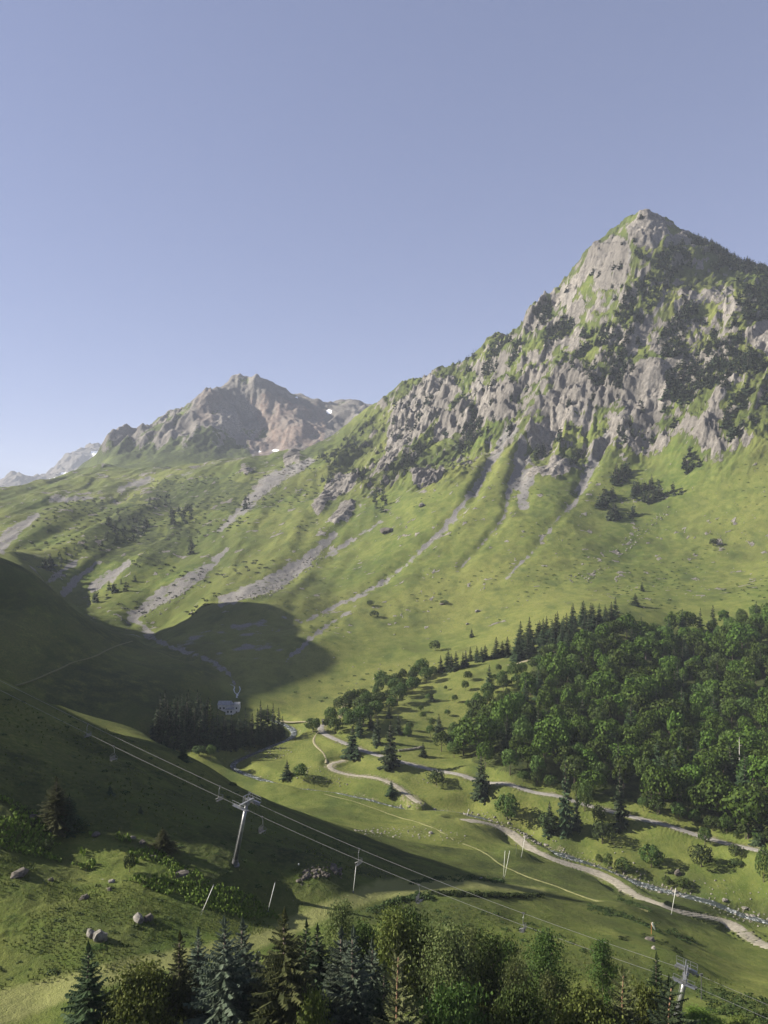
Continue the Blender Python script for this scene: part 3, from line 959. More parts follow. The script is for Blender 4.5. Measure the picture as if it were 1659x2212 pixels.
M_SPRUCE = leaf_mat("spruce_needles", (0.016, 0.034, 0.012), (0.042, 0.066, 0.024), 0.10)
M_SPRUCE_DK = leaf_mat("dark_spruce_needles", (0.014, 0.028, 0.011), (0.038, 0.056, 0.023), 0.08)
M_BLUE = leaf_mat("blue_spruce_needles", (0.032, 0.049, 0.029), (0.085, 0.108, 0.073), 0.08)
M_OLIVE = leaf_mat("olive_spruce_needles", (0.026, 0.034, 0.009), (0.060, 0.066, 0.020), 0.12)
M_PINE = leaf_mat("pine_needles", (0.044, 0.054, 0.018), (0.092, 0.098, 0.038), 0.15)
M_MTPINE = leaf_mat("mountain_pine_needles", (0.014, 0.024, 0.012), (0.036, 0.048, 0.024), 0.05)
M_BEECH = leaf_mat("beech_leaves", (0.020, 0.043, 0.004), (0.064, 0.102, 0.013), 0.20, var=0.38)
M_LIGHT = leaf_mat("pale_leaves", (0.036, 0.066, 0.012), (0.080, 0.118, 0.028), 0.28)
M_BIRCH = leaf_mat("birch_leaves", (0.044, 0.062, 0.016), (0.110, 0.126, 0.044), 0.30)
M_ALDER = leaf_mat("alder_leaves", (0.024, 0.050, 0.009), (0.066, 0.100, 0.022), 0.25)
M_WILLOW = leaf_mat("willow_leaves", (0.056, 0.080, 0.014), (0.122, 0.146, 0.034), 0.28)
M_BUSH = leaf_mat("bush_leaves", (0.020, 0.036, 0.010), (0.048, 0.072, 0.020), 0.15)
M_FERN = leaf_mat("bracken_fronds", (0.075, 0.135, 0.016), (0.135, 0.205, 0.034), 0.35, var=0.1)
M_TUFT = leaf_mat("grass_tufts", (0.062, 0.090, 0.018), (0.145, 0.160, 0.045), 0.50, var=0.1)
M_BARK = plain("brown_bark", (0.060, 0.045, 0.035), (0.130, 0.100, 0.080), 6)
M_BARKW = plain("white_birch_bark", (0.25, 0.23, 0.20), (0.62, 0.60, 0.55), 5)
M_BARKR = plain("reddish_pine_bark", (0.16, 0.09, 0.055), (0.30, 0.18, 0.11), 6)
M_DEAD = plain("bleached_dead_wood", (0.40, 0.38, 0.34), (0.60, 0.57, 0.52), 3)
M_STONE = plain("grey_boulder_stone", (0.080, 0.074, 0.066), (0.250, 0.232, 0.205), 1.6, 0.9, bump=0.6, detail=8)
M_STONED = plain("dark_lichened_stone", (0.045, 0.040, 0.034), (0.135, 0.118, 0.098), 1.4, 0.95, bump=0.6, detail=8)
M_STONEW = plain("pale_stream_stone", (0.085, 0.078, 0.068), (0.27, 0.25, 0.215), 1.5, 0.9, bump=0.5, detail=6)
M_GALV = plain("galvanised_steel", (0.19, 0.195, 0.20), (0.30, 0.305, 0.31), 1.2, 0.42, 0.55, 0.5)
M_STEEL = plain("dark_grey_steel", (0.10, 0.10, 0.105), (0.17, 0.17, 0.175), 2.0, 0.5, 0.5, 0.5)
M_CABLE = plain("steel_cable", (0.20, 0.197, 0.19), (0.29, 0.285, 0.275), 4.0, 0.5, 0.2, 0.5)
M_WHITE = plain("white_painted_tube", (0.66, 0.66, 0.60), (0.80, 0.80, 0.75), 2.0, 0.5)
M_BLACK = plain("black_rubber", (0.02, 0.02, 0.022), (0.045, 0.045, 0.05), 3.0, 0.6)
M_CONC = plain("grey_concrete", (0.28, 0.27, 0.26), (0.40, 0.39, 0.37), 1.5, 0.9)
M_ORANGE = plain("orange_paint", (0.50, 0.20, 0.06), (0.62, 0.27, 0.09), 3.0, 0.6)
M_WALL = plain("pale_render_wall", (0.52, 0.50, 0.46), (0.68, 0.66, 0.61), 0.6, 0.9)
M_ROOF = plain("grey_slate_roof", (0.16, 0.165, 0.175), (0.27, 0.275, 0.285), 1.2, 0.7)
M_GLASS = plain("dark_window_glass", (0.02, 0.025, 0.03), (0.04, 0.045, 0.05), 1.0, 0.1, 0, 0.6)
M_WOOD = plain("weathered_wood", (0.10, 0.08, 0.06), (0.20, 0.165, 0.13), 3.0)

# ------------------------------------------------------------------ roads, tracks, stream
def ribbon(name, path, half, mat, label, cat, crown=0.05, lift=0.07, edge=0.35, seed=1, nx=6, kind='structure', widths=None):
    d = np.gradient(path[:, :2], axis=0)
    d /= np.maximum(np.linalg.norm(d, axis=1, keepdims=True), 1e-6)
    nrm = np.c_[-d[:, 1], d[:, 0]]
    w = half * (1 + edge * fbm(np.arange(len(path)) / 7.0, np.zeros(len(path)) + 0.5, seed, 3))
    if widths is not None:
        w = w * widths
    ts = np.linspace(-1, 1, nx)
    vs = []
    for t in ts:
        p = path[:, :2] + nrm * (w * t)[:, None]
        z = path[:, 2] + lift + crown * (1 - t * t)
        if abs(t) == 1:
            z = z - 0.25
        vs.append(np.c_[p, z])
    vs = np.stack(vs, 1)
    n = len(path)
    ii = np.arange(n * nx).reshape(n, nx)
    q = np.stack([ii[:-1, :-1], ii[1:, :-1], ii[1:, 1:], ii[:-1, 1:]], -1).reshape(-1, 4)
    me = mesh_from(name, vs.reshape(-1, 3), q, None, True)
    ca = me.color_attributes.new("across", 'FLOAT_COLOR', 'POINT')
    a = np.zeros((n * nx, 4), np.float32)
    a[:, 0] = np.tile(np.abs(ts), n)
    ca.data.foreach_set("color", a.ravel())
    return tag(link_mesh(name, me, mat), label, cat, kind=kind)

t = NT("worn_asphalt")
n = t.noise(0.6, 6, 0.7, t.vec())
M_ASPH = t.fin(t.mix(t.ramp(n, 0.3, 0.7), (0.17, 0.16, 0.145), (0.26, 0.245, 0.22)), 0.9)
t = NT("gravel_track")
P = t.vec()
n1, n2 = t.noise(0.8, 6, 0.75, P), t.noise(0.12, 4, 0.6, P)
ac = t.new("ShaderNodeSeparateColor")
t.l.new(t.attr("across").outputs["Color"], ac.inputs[0])
gr = t.mix(t.ramp(n1, 0.3, 0.72), (0.165, 0.148, 0.112), (0.33, 0.30, 0.24))
gm = t.math('ADD', t.ramp(ac.outputs[0], 0.55, 1.0, 0, 0.8), t.math('MULTIPLY', t.math('SUBTRACT', n2, 0.5), 1.6))
gm2 = t.math('ADD', gm, t.math('MULTIPLY', t.math('SUBTRACT', n1, 0.5), 1.2))
M_TRACK = t.fin(t.mix(t.ramp(gm2, 0.35, 0.65), gr, (0.105, 0.115, 0.040)), 0.95)
t = NT("trodden_earth")
n = t.noise(1.2, 5, 0.7, t.vec())
M_PATH = t.fin(t.mix(t.ramp(n, 0.35, 0.65), (0.15, 0.14, 0.075), (0.25, 0.22, 0.145)), 0.95)
t = NT("grassy_trail")
n = t.noise(1.2, 5, 0.7, t.vec())
M_TRAIL = t.fin(t.mix(t.ramp(n, 0.35, 0.65), (0.090, 0.100, 0.034), (0.150, 0.142, 0.066)), 0.95)
t = NT("mountain_water")
P = t.vec((1, 1, 1))
n1, n2 = t.noise(0.55, 5, 0.75, P, 1.2), t.noise(3.0, 3, 0.6, P)
foam = t.ramp(t.math('ADD', n1, t.math('MULTIPLY', n2, 0.25)), 0.64, 0.76)
col = t.mix(foam, (0.035, 0.045, 0.045), (0.50, 0.52, 0.51))
M_WATER = t.fin(col, t.ramp(foam, 0, 1, 0.30, 0.7), t.bump(n2, 0.9, 0.5), 0.25)

ribbon("road", p_road, 2.3, M_ASPH, "grey asphalt lane winding along the far bank below the forest", "road", 0.06, 0.09, 0.04)
ribbon("gravel_track", p_track_b, 2.9, M_TRACK, "pale stony gravel track running diagonally down beside the stream", "track", 0.06, 0.08, 0.35, 5, 9)
ribbon("gravel_track", p_track_a, 1.7, M_TRACK, "pale gravel track curving in a hairpin below the road", "track", 0.05, 0.08, 0.3, 8, 7)
ribbon("stream", p_stream, 1.7, M_WATER, "white and dark mountain stream tumbling over rocks", "stream", 0.0, 0.05, 0.5, 12, 7)
PATHS = [([(30,1481),(90,1462),(143,1437),(160,1428),(215,1413),(285,1385)], 300, 620, 1.1, "pale footpath slanting across the dark hill behind the slope"),
         ([(1095,1438),(1130,1430),(1165,1419),(1185,1412)], 430, 640, 1.8, "short light track beside the beech wood on the right slope"),
         ([(610,1557),(640,1559),(672,1559)], 400, 480, 2.0, "level pale lane past the spruces by the stream"),
         ([(690,1580),(672,1605),(700,1622),(705,1650)], 360, 440, 0.7, "thin trodden path dropping from the road bend"),
         ([(735,1552),(742,1525),(755,1512)], 420, 520, 1.2, "short pale path climbing above the road bend"),
         ([(1000,1823),(1050,1840),(1075,1868),(1110,1880),(1145,1898),(1230,1925),(1340,1962),(1400,1985)], 200, 320, 0.45, "faint narrow path along the meadow by the twin poles"),
         ([(700,1715),(790,1740),(880,1770),(980,1815)], 270, 400, 0.4, "faint trodden line across the sunny valley meadow")]
for uv, y0, y1, hw, lab in PATHS:
    pw = path_world(uv, y0, y1, 1.5, 2)
    ribbon("footpath", pw, hw, M_TRAIL if "hill" in lab or "grassy" in lab or "faint" in lab else M_PATH, lab, "path", 0.02, 0.16, 0.35, int(abs(uv[0][0])), 5)
# ------------------------------------------------------------------ tree shapes
def quads_at(c, nrm, size, rg, aspect=0.7, jitter=0.6):
    n = len(c)
    nn = nrm + jitter * rg.normal(size=(n, 3))
    nn /= np.maximum(np.linalg.norm(nn, axis=1, keepdims=True), 1e-6)
    a = rg.normal(size=(n, 3))
    t1 = np.cross(nn, a)
    t1 /= np.maximum(np.linalg.norm(t1, axis=1, keepdims=True), 1e-6)
    t2 = np.cross(nn, t1)
    sz = (size * (0.65 + 0.7 * rg.random(n)))[:, None] * 0.5
    k = aspect
    v = np.stack([c - t1 * sz, c - t2 * sz * k + t1 * sz * 0.15, c + t1 * sz, c + t2 * sz * k + t1 * sz * 0.1], 1).reshape(-1, 3)
    return v, np.arange(4 * n).reshape(n, 4)

def crown_spruce(h, r, seed, lv, nb, seg, droop=0.2, bare=0.05, irregular=0.25, power=0.95, tw=0.34, hang=0.3):
    """whorls of boughs, each a spine with flat side sprays and hanging twigs"""
    rg = np.random.default_rng(seed)
    V_, Q_ = [], []
    n0 = 0
    ph = rg.random(4) * 6.28
    for i in range(lv):
        f = (i + 0.35 * rg.random()) / lv
        z = h * (bare + (0.975 - bare) * f)
        L0 = r * (1 - f) ** power * (1 + 0.12 * math.sin(9 * f + ph[0])) + 0.03 * r
        cnt = max(4, int(round(nb * (1 - 0.45 * f))))
        off = rg.random() * 6.28
        for k in range(cnt):
            th = off + 6.283 * k / cnt + rg.normal() * 0.2
            L = L0 * (1 + 0.12 * math.sin(3 * th + ph[1]) + irregular * 0.75 * rg.normal())
            L = min(max(0.25 * L0 + 0.01 * h, L), 1.5 * L0)
            tt = np.linspace(0.05, 1, seg + 1)
            zz = z + L * ((0.45 * f + 0.05) * tt - droop * (1.25 - f) * tt ** 1.6 + 0.22 * droop * tt ** 4) + rg.normal() * 0.012 * h
            c, s = math.cos(th), math.sin(th)
            p = np.c_[c * L * tt, s * L * tt, zz]
            side = np.array([-s, c, 0.0])
            fwd = np.array([c, s, 0.0])
            for j in range(seg):
                w = L * tw * (1.0 - 0.72 * tt[j]) + 0.006 * h
                for sg in (-1, 1):
                    m = p[j]
                    dn = np.array([0, 0, -w * hang * (0.5 + rg.random())])
                    e1 = m + side * sg * w * (0.75 + 0.5 * rg.random()) + fwd * w * 0.8 + dn
                    e2 = m + (p[j + 1] - m) * 1.1
                    e3 = m + side * sg * w * 0.45 + fwd * w * 0.1 + dn * 0.3
                    V_ += [m, e3, e1, e2]
                    Q_.append((n0, n0 + 1, n0 + 2, n0 + 3))
                    n0 += 4
                hw = w * 0.55
                V_ += [p[j], p[j] * 0.5 + p[j + 1] * 0.5 + np.array([0, 0, -hw * hang * 2.2]), p[j + 1] + np.array([0, 0, -hw * hang]), p[j + 1]]
                Q_.append((n0, n0 + 1, n0 + 2, n0 + 3))
                n0 += 4
    a = 0.018 * h
    for ang in (0.3, 1.87):
        dx, dy = math.cos(ang) * a, math.sin(ang) * a
        V_ += [np.array([0, 0, h * 0.90]), np.array([dx, dy, h * 0.955]), np.array([0, 0, h * 1.02]), np.array([-dx, -dy, h * 0.955])]
        Q_.append((n0, n0 + 1, n0 + 2, n0 + 3))
        n0 += 4
    return np.array(V_), np.array(Q_)

def crown_lobes(h, r, seed, lobes, per, size, base=0.25, squash=1.0, shell=0.25):
    """a broad crown of leaf clumps on irregular lobes that together make a dome"""
    rg = np.random.default_rng(seed)
    C, N = [], []
    cz, rz = h * (1 + base) / 2, h * (1 - base) / 2
    for i in range(lobes):
        d = np.array([0, 0, 0.0])
        u_ = (i + 0.5) / lobes
        zz = 1 - 1.45 * u_
        th = i * 2.4 + rg.random() * 0.7
        rr_ = math.sqrt(max(0, 1 - zz * zz))
        d = np.array([rr_ * math.cos(th), rr_ * math.sin(th), zz])
        k = 0.50 + 0.16 * rg.random()
        c = np.array([d[0] * r * k * 1.1, d[1] * r * k * 1.1, cz + d[2] * rz * k * 1.1])
        lr = r * (0.34 + 0.20 * rg.random())
        q = rg.normal(size=(per, 3)) + d * 0.55
        q /= np.linalg.norm(q, axis=1, keepdims=True)
        rad = lr * (1 - shell * rg.random(per) ** 2)[:, None]
        C.append(c + q * rad * np.array([1, 1, 0.85 * squash]))
        N.append(q)
    C, N = np.concatenate(C), np.concatenate(N)
    return quads_at(C, N, size, rg, 0.8, 0.32)

def branchy(h, r, seed, limbs, subs, leaves, size, bare=0.25, trunks=1, spread=0.35, lean=0.1):
    """trunk, limbs and loose leaf sprays at the twig ends; returns (wood MB, leaf verts, leaf quads)"""
    rg = np.random.default_rng(seed)
    wood = MB()
    C = []
    for tkn in range(trunks):
        dx, dy = rg.normal(size=2) * r * (0.22 if trunks > 1 else 0.04)
        hh = h * (1 - 0.15 * rg.random() * (trunks > 1))
        tr = [(dx * t + 0.04 * r * math.sin(3 * t + seed), dy * t + lean * t * r * 0.3, hh * t * 0.97) for t in np.linspace(0, 1, 7)]
        rad = np.linspace(0.014 * h, 0.002, 7)
        wood.tube(tr, list(rad), 7, True, 0)
        for i in range(limbs):
            f = bare + (0.97 - bare) * (i + rg.random()) / limbs
            p0 = np.array([np.interp(f, np.linspace(0, 1, 7), [q[k] for q in tr]) for k in range(3)])
            th = rg.random() * 6.28
            prof = math.sin(math.pi * min(1, (f - bare) / (1 - bare) * 0.86 + 0.14)) ** 0.7
            L = r * prof * (0.6 + 0.6 * rg.random()) + 0.02
            p1 = p0 + np.array([math.cos(th) * L, math.sin(th) * L, L * (0.35 + 0.4 * rg.random())])
            mid = (p0 + p1) / 2 + np.array([0, 0, -0.06 * L])
            wood.tube([tuple(p0), tuple(mid), tuple(p1)], [0.011 * r + 0.003, 0.007 * r + 0.002, 0.001], 4, False, 1)
            for s_ in range(subs):
                t_ = 0.3 + 0.75 * rg.random()
                q = p0 + (p1 - p0) * t_ + rg.normal(size=3) * L * spread * np.array([1, 1, 0.6])
                C.append(q + rg.normal(size=(leaves, 3)) * (0.15 * r + 0.02) * np.array([1, 1, 0.75]))
    C = np.concatenate(C)
    N = C - np.array([0, 0, h * 0.5])
    N /= np.maximum(np.linalg.norm(N, axis=1, keepdims=True), 1e-6)
    v, q = quads_at(C, N, size, rg, 0.75, 0.9)
    return wood, v, q

def trunk_mb(h, rad, top=0.9, sides=7, seed=0):
    rg = np.random.default_rng(seed)
    m = MB()
    ts = np.linspace(-0.06, top, 6)
    m.tube([(rg.normal() * 0.01 * h * t, rg.normal() * 0.01 * h * t, h * t) for t in ts], [rad * (1.25 - t) for t in ts], sides)
    return m

def two_part(name, crown_v, crown_q, trunk, leafm, barkm):
    """prototype meshes: (crown mesh, trunk mesh)"""
    cm = mesh_from(name + "_crown", crown_v, crown_q, None, False)
    cm.materials.append(leafm)
    tm = trunk.mesh(name + "_trunk", True)
    tm.materials.append(barkm)
    return cm, tm

def one_mesh(name, crown_v, crown_q, trunk, leafm, barkm):
    m = MB()
    m.add(crown_v, crown_q, None, 0)
    if trunk is not None:
        for v_, in zip(trunk.v):
            pass
        off = m.n
        m.add(np.concatenate(trunk.v), np.concatenate(trunk.q) if trunk.q else None, np.concatenate(trunk.t) if trunk.t else None, 1)
    me = m.mesh(name)
    me.materials.append(leafm)
    me.materials.append(barkm)
    return me

def remat(me, leafm):
    c = me.copy()
    c.materials[0] = leafm
    return c

def put(name, proto, loc, scale, rz, label, cat, group=None):
    """a thing with crown and trunk parts sharing prototype meshes"""
    o = empty(name, loc, rz)
    o.scale = scale
    tag(o, label, cat, group)
    for me, nm in zip(proto, ("crown", "trunk")):
        c = bpy.data.objects.new(nm, me)
        COL.objects.link(c)
        c.parent = o
    return o

def put1(name, me, loc, scale, rz, label, cat, group=None):
    o = bpy.data.objects.new(name, me)
    COL.objects.link(o)
    o.location, o.scale, o.rotation_euler = loc, scale, (0, 0, rz)
    return tag(o, label, cat, group)

# unit prototypes: height 1 for the small ones, so that scale is the height
SPR_MID = [crown_spruce(1, 0.20 + 0.02 * k, 900 + k, 18, 8, 3, 0.35, 0.04, 0.30, 0.85 + 0.05 * k, 0.5, 0.6) for k in range(4)]
SPR_MID_M = [two_part("spruce", v, q, trunk_mb(1, 0.018, seed=k), M_SPRUCE_DK, M_BARK) for k, (v, q) in enumerate(SPR_MID)]
SPR_MID_1 = [one_mesh("spruce_tree", v, q, trunk_mb(1, 0.018, seed=k), M_SPRUCE_DK, M_BARK) for k, (v, q) in enumerate(SPR_MID)]
SPR_GREEN_1 = [remat(m, M_SPRUCE) for m in SPR_MID_1[:2]]
SMALL = [crown_spruce(1, 0.19 + 0.04 * k, 950 + k, 8, 6, 1, 0.4, 0.03, 0.45, 0.8, 0.7, 0.8) for k in range(4)]
FAR_PINE = [crown_spruce(1, 0.20 + 0.04 * k, 970 + k, 6, 5, 1, 0.4, 0.03, 0.45, 0.8, 0.8, 0.9) for k in range(4)]
SMALL_M = [two_part("pine", v, q, trunk_mb(1, 0.02, 0.9, 5, k), M_MTPINE, M_BARK) for k, (v, q) in enumerate(SMALL)]
BEECH_V = [crown_lobes(1, 0.46 + 0.03 * k, 1000 + k, 16 + k, 60, 0.080, 0.22) for k in range(5)]
TALL_V = [crown_lobes(1, 0.30 + 0.04 * k, 1080 + k, 13, 62, 0.075, 0.12, 1.0, 0.4) for k in range(3)]
BEECH_1 = [one_mesh("beech_tree", v, q, trunk_mb(0.6, 0.022, 1.0, 6, k), M_BEECH, M_BARK) for k, (v, q) in enumerate(BEECH_V + TALL_V)]
PALE_1 = [remat(m, M_LIGHT) for m in BEECH_1[:3]]
ALDER_1 = [remat(m, M_ALDER) for m in BEECH_1[:4]]
BUSH_V = [crown_lobes(1, 0.62 + 0.06 * k, 1100 + k, 12, 70, 0.10, 0.0, 0.9) for k in range(3)]
BUSH_M = [two_part("bush", v, q, trunk_mb(0.5, 0.03, 1.0, 6, k), M_BUSH, M_BARK) for k, (v, q) in enumerate(BUSH_V)]
LOW_V = [crown_lobes(1, 0.95, 1150 + k, 6, 10, 0.40, 0.0, 0.8) for k in range(3)]

def place_uv(u, vtop, vbase, ymin, ymax):
    x, y, z = hit(u, vbase, ymin, ymax)
    return (x, y, z - 0.15), (vbase - vtop) / FPX * y

# ------------------------------------------------------------------ single trees and bushes that stand apart
rr = random.Random(5)
def conifer(u, vt, vb, w, y0, y1, label, dark=True, name="spruce_tree", group=None):
    loc, h = place_uv(u, vt, vb, y0, y1)
    k = rr.randrange(4)
    sx = (w / FPX * loc[1]) / (2 * (0.21 + 0.02 * k))
    return put(name, SPR_MID_M[k], loc, (sx, sx, h), rr.random() * 6.28, label, "tree", group)

CON = [
 (761,1569,1631,46,300,460,"broad dark spruce standing right at the road bend"),
 (843,1556,1655,46,300,460,"tallest dark spruce beside the road, half hiding it"),
 (815,1538,1608,26,380,520,"slim dark spruce just uphill of the tallest roadside spruce"),
 (801,1540,1577,22,400,560,"small dark spruce on the bank above the road bend"),
 (840,1521,1552,16,420,600,"slim spruce high on the green bank above the roadside spruces"),
 (860,1541,1585,22,400,560,"dark spruce uphill to the right of the tallest roadside spruce"),
 (776,1545,1590,24,400,560,"dark spruce among leafy trees at the start of the road"),
 (883,1558,1590,16,400,560,"young spruce on the grassy bank near two leafy saplings"),
 (948,1541,1588,26,380,560,"bushy dark spruce in the middle of the grassy bank"),
 (1012,1533,1567,18,400,600,"small dark spruce at the upper left edge of the beech wood"),
 (914,1603,1634,18,330,480,"small spruce just above the low stone wall"),
 (973,1572,1604,22,350,500,"brownish spruce left of its twin at the wood edge"),
 (994,1570,1606,26,350,500,"brownish spruce right of its twin at the wood edge"),
 (845,1685,1717,24,310,400,"young spruce alone beside the gravel hairpin track"),
 (1039,1624,1720,46,290,400,"dense dark bushy conifer below the road in front of the wood"),
 (1221,1628,1799,40,270,380,"very tall dark spruce between road and stream"),
 (1245,1706,1790,30,270,380,"green spruce leaning close to the very tall one by the stream"),
 (1187,1730,1798,36,270,380,"broad dark conifer left of the very tall spruce by the stream"),
 (1339,1646,1787,38,270,380,"tall rusty brown spruce on the edge of the road"),
 (1639,1745,1822,34,260,330,"dark conifer above the lane at the right edge of the view"),
 (620,1640,1679,26,330,420,"dark young spruce by the rocks in the valley meadow"),
 (396,1611,1642,32,230,300,"dark squat spruce on the crest of the shaded slope"),
 (1387,1257,1277,14,600,800,"small lone spruce on the sunny meadow above the wood"),
 (1372,1281,1308,26,560,760,"bushy dark conifer on the meadow above the wood"),
 (1019,1357,1377,12,500,700,"tiny lone spruce on the open slope left of the spruce stand"),
 (932,1485,1516,18,420,600,"dark spruce alone on the green clearing"),
 (1057,1435,1487,26,400,600,"tall dark spruce beside the short track on the slope"),
 (238,1693,1716,20,140,230,"small dark spruce alone on the shaded slope above the lift tower"),
 (304,1739,1757,13,140,220,"tiny dark spruce on the shaded slope left of the lift tower"),
]
for c in CON:
    conifer(*c)

def bush(u, vt, vb, w, y0, y1, label, mat=None, name="bush"):
    loc, h = place_uv(u, vt, vb, y0, y1)
    h = max(h, 0.4) * 1.12
    k = rr.randrange(3)
    pr = BUSH_M[k]
    if mat is not None:
        key = (k, mat.name)
        if key not in BUSH_CACHE:
            BUSH_CACHE[key] = (remat(pr[0], mat), pr[1])
        pr = BUSH_CACHE[key]
    sx = (w / FPX * loc[1]) / (2 * (0.62 + 0.06 * k)) * 1.05
    return put(name, pr, loc, (sx, sx, h), rr.random() * 6.28, label, "bush" if name == "bush" else "tree")
BUSH_CACHE = {}
BUSHES = [
 (1301,1778,1822,46,260,340,"round dark bush below the tall rusty spruce",None),
 (1095,1720,1770,50,270,360,"large rounded green bush on the stream bank with shadow",M_ALDER),
 (1407,1830,1873,48,250,320,"round leafy bush in the middle of the stony right bank",M_ALDER),
 (1515,1830,1873,48,250,320,"round dark bush below the asphalt lane on the right",None),
 (1523,1790,1824,28,260,340,"leafy bush touching the far edge of the asphalt lane",M_ALDER),
 (1589,1826,1850,30,250,320,"small dark bush under the lane near the right edge",None),
 (1313,1846,1880,20,260,330,"pale green willow bush standing in the stream",M_LIGHT),
 (1345,1856,1884,34,260,330,"low leafy bushes on the stream bank by the willow",M_ALDER),
 (1591,1857,1868,28,240,310,"flat low bush on the grassy right bank",None),
 (1475,1898,1920,34,230,300,"light green bush beside the boulder near the stream",M_LIGHT),
 (1441,1894,1912,20,230,300,"small pale bush at the water left of the boulder",M_LIGHT),
 (1293,1742,1779,28,270,350,"green bush beside the road between the two tall spruces",M_ALDER),
 (942,1666,1696,38,300,400,"round dark bush on the grass between road and track",None),
 (650,1652,1681,28,330,420,"leafy round bush next to the young spruce in the valley",M_ALDER),
 (676,1553,1582,34,390,480,"rounded leafy tree by the bridge at the road bend",M_ALDER),
 (375,1588,1613,20,320,430,"pale leafy sapling in front of the spruce grove",M_LIGHT),
 (455,1611,1637,22,320,430,"pale leafy bush at the foot of the spruce grove",M_LIGHT),
 (430,1612,1632,30,320,430,"low green bush on the valley edge below the grove",M_BUSH),
 (104,1814,1842,22,100,150,"dark bush among the ferns on the left",None),
 (280,1846,1884,26,100,160,"dark green bush on the ferny slope above the boulders",None),
 (171,1770,1797,30,110,170,"small dark bush to the right of the big left spruce",None),
 (132,1760,1797,22,110,170,"small bush at the foot of the big left spruce",None),
 (502,1690,1699,18,200,260,"low dark bush on the crest above the lift tower",None),
 (1542,1164,1179,18,700,1000,"lone dark bush high on the sunny right meadow",None),
 (940,1385,1405,24,500,700,"dark bush alone on the slope below the gully",None),
 (1293,1846,1862,14,260,330,"small leafy bush between willow and stream rocks",M_ALDER),
 (1185,1760,1798,44,270,340,"dark leafy bush at the foot of the broad conifer",None),
 (1263,1698,1752,34,280,360,"light green leafy tree beside the very tall spruce",M_LIGHT),
 (1650,1838,1905,34,230,300,"wispy birch sapling at the right edge by the lane",M_LIGHT),
 (1590,1795,1812,12,250,320,"tiny bush on the upper verge of the lane",None),
 (800,1297,1309,16,600,900,"lone dark juniper on the smooth middle slope",None),
 (808,1320,1333,20,550,850,"dark rounded bush below the lone juniper",None),
 (960,1297,1305,18,550,850,"dark bush with a rock beside it on the slope",None),
]
for b in BUSHES:
    bush(*b[:7], b[7])

# big spruce on the left slope, and the half lit young one
SP_FG = [crown_spruce(1, 0.25 + 0.03 * k, 1200 + k, 36, 12, 8, 0.17, 0.02, 0.26, 0.95, 0.21, 0.45) for k in range(3)]
SP_FG_M = [two_part("foreground_spruce", v, q, trunk_mb(1, 0.016, seed=k), M_SPRUCE, M_BARK) for k, (v, q) in enumerate(SP_FG)]
def fg_spruce(u, vt, vb, w, k, mat, y0, y1, label, Y=None):
    if Y is None:
        loc, h = place_uv(u, vt, vb, y0, y1)
    else:
        x = (u - UC) / FPX * Y
        z = float(zt(x, Y)[0]) - 0.2
        loc, h = (x, Y, z), (VH - vt) / FPX * Y - z
    pr = SP_FG_M[k]
    key = (k, mat.name)
    if key not in FG_CACHE:
        FG_CACHE[key] = (remat(pr[0], mat), pr[1])
    # w = crown width in picture units at the base of the crown
    sx = 1.28 * (w / FPX * loc[1]) / (2 * (0.25 + 0.03 * k))
    return put("spruce_tree", FG_CACHE[key], loc, (sx, sx, h), rr.random() * 6.28, label, "tree")
FG_CACHE = {}
fg_spruce(122, 1676, 1790, 66, 1, M_OLIVE, 110, 170, "large dark spruce alone on the fern slope at left")
fg_spruce(150, 1712, 1797, 44, 2, M_SPRUCE_DK, 110, 170, "shorter dark spruce pressed against the large left one")
fg_spruce(351, 1785, 1840, 46, 2, M_OLIVE, 110, 170, "young yellowish spruce lit from the left beside the ferns")
FGS = [
 (191,2035,120,0,M_SPRUCE,84,"dark green spruce alone at the bottom left"),
 (389,2012,110,0,M_OLIVE,86,"brownish green spruce left of the blue spruces"),
 (428,2004,100,1,M_BLUE,90,"slim blue spruce behind the brownish one"),
 (484,1980,150,1,M_BLUE,84,"tallest silvery blue spruce in the front row"),
 (524,1983,130,0,M_BLUE,88,"dark blue green spruce right of the tallest silvery one"),
 (556,2055,90,2,M_BLUE,86,"short blue spruce tucked beside the big olive spruce"),
 (615,1964,190,1,M_OLIVE,82,"big olive green spruce in the front row with broad boughs"),
 (662,1985,90,0,M_SPRUCE,92,"slim dark spruce just right of the big olive spruce"),
 (686,1996,100,1,M_SPRUCE_DK,94,"almost black spruce behind the slim dark one"),
 (738,2002,130,2,M_BLUE,88,"blue green spruce under the pale birch top"),
 (763,2000,120,0,M_BLUE,86,"blue green spruce at the centre of the row"),
 (804,2028,100,2,M_BLUE,90,"small silvery spruce between birch trunks"),
 (1418,2056,60,0,M_SPRUCE,100,"narrow green spruce rising above the right bushes"),
 (830,2075,110,1,M_SPRUCE_DK,82,"dark spruce behind the pale pine"),
]
for u, vt, w, k, m, Y, lab in FGS:
    fg_spruce(u, vt, 0, w, k, m, 0, 0, lab, Y)

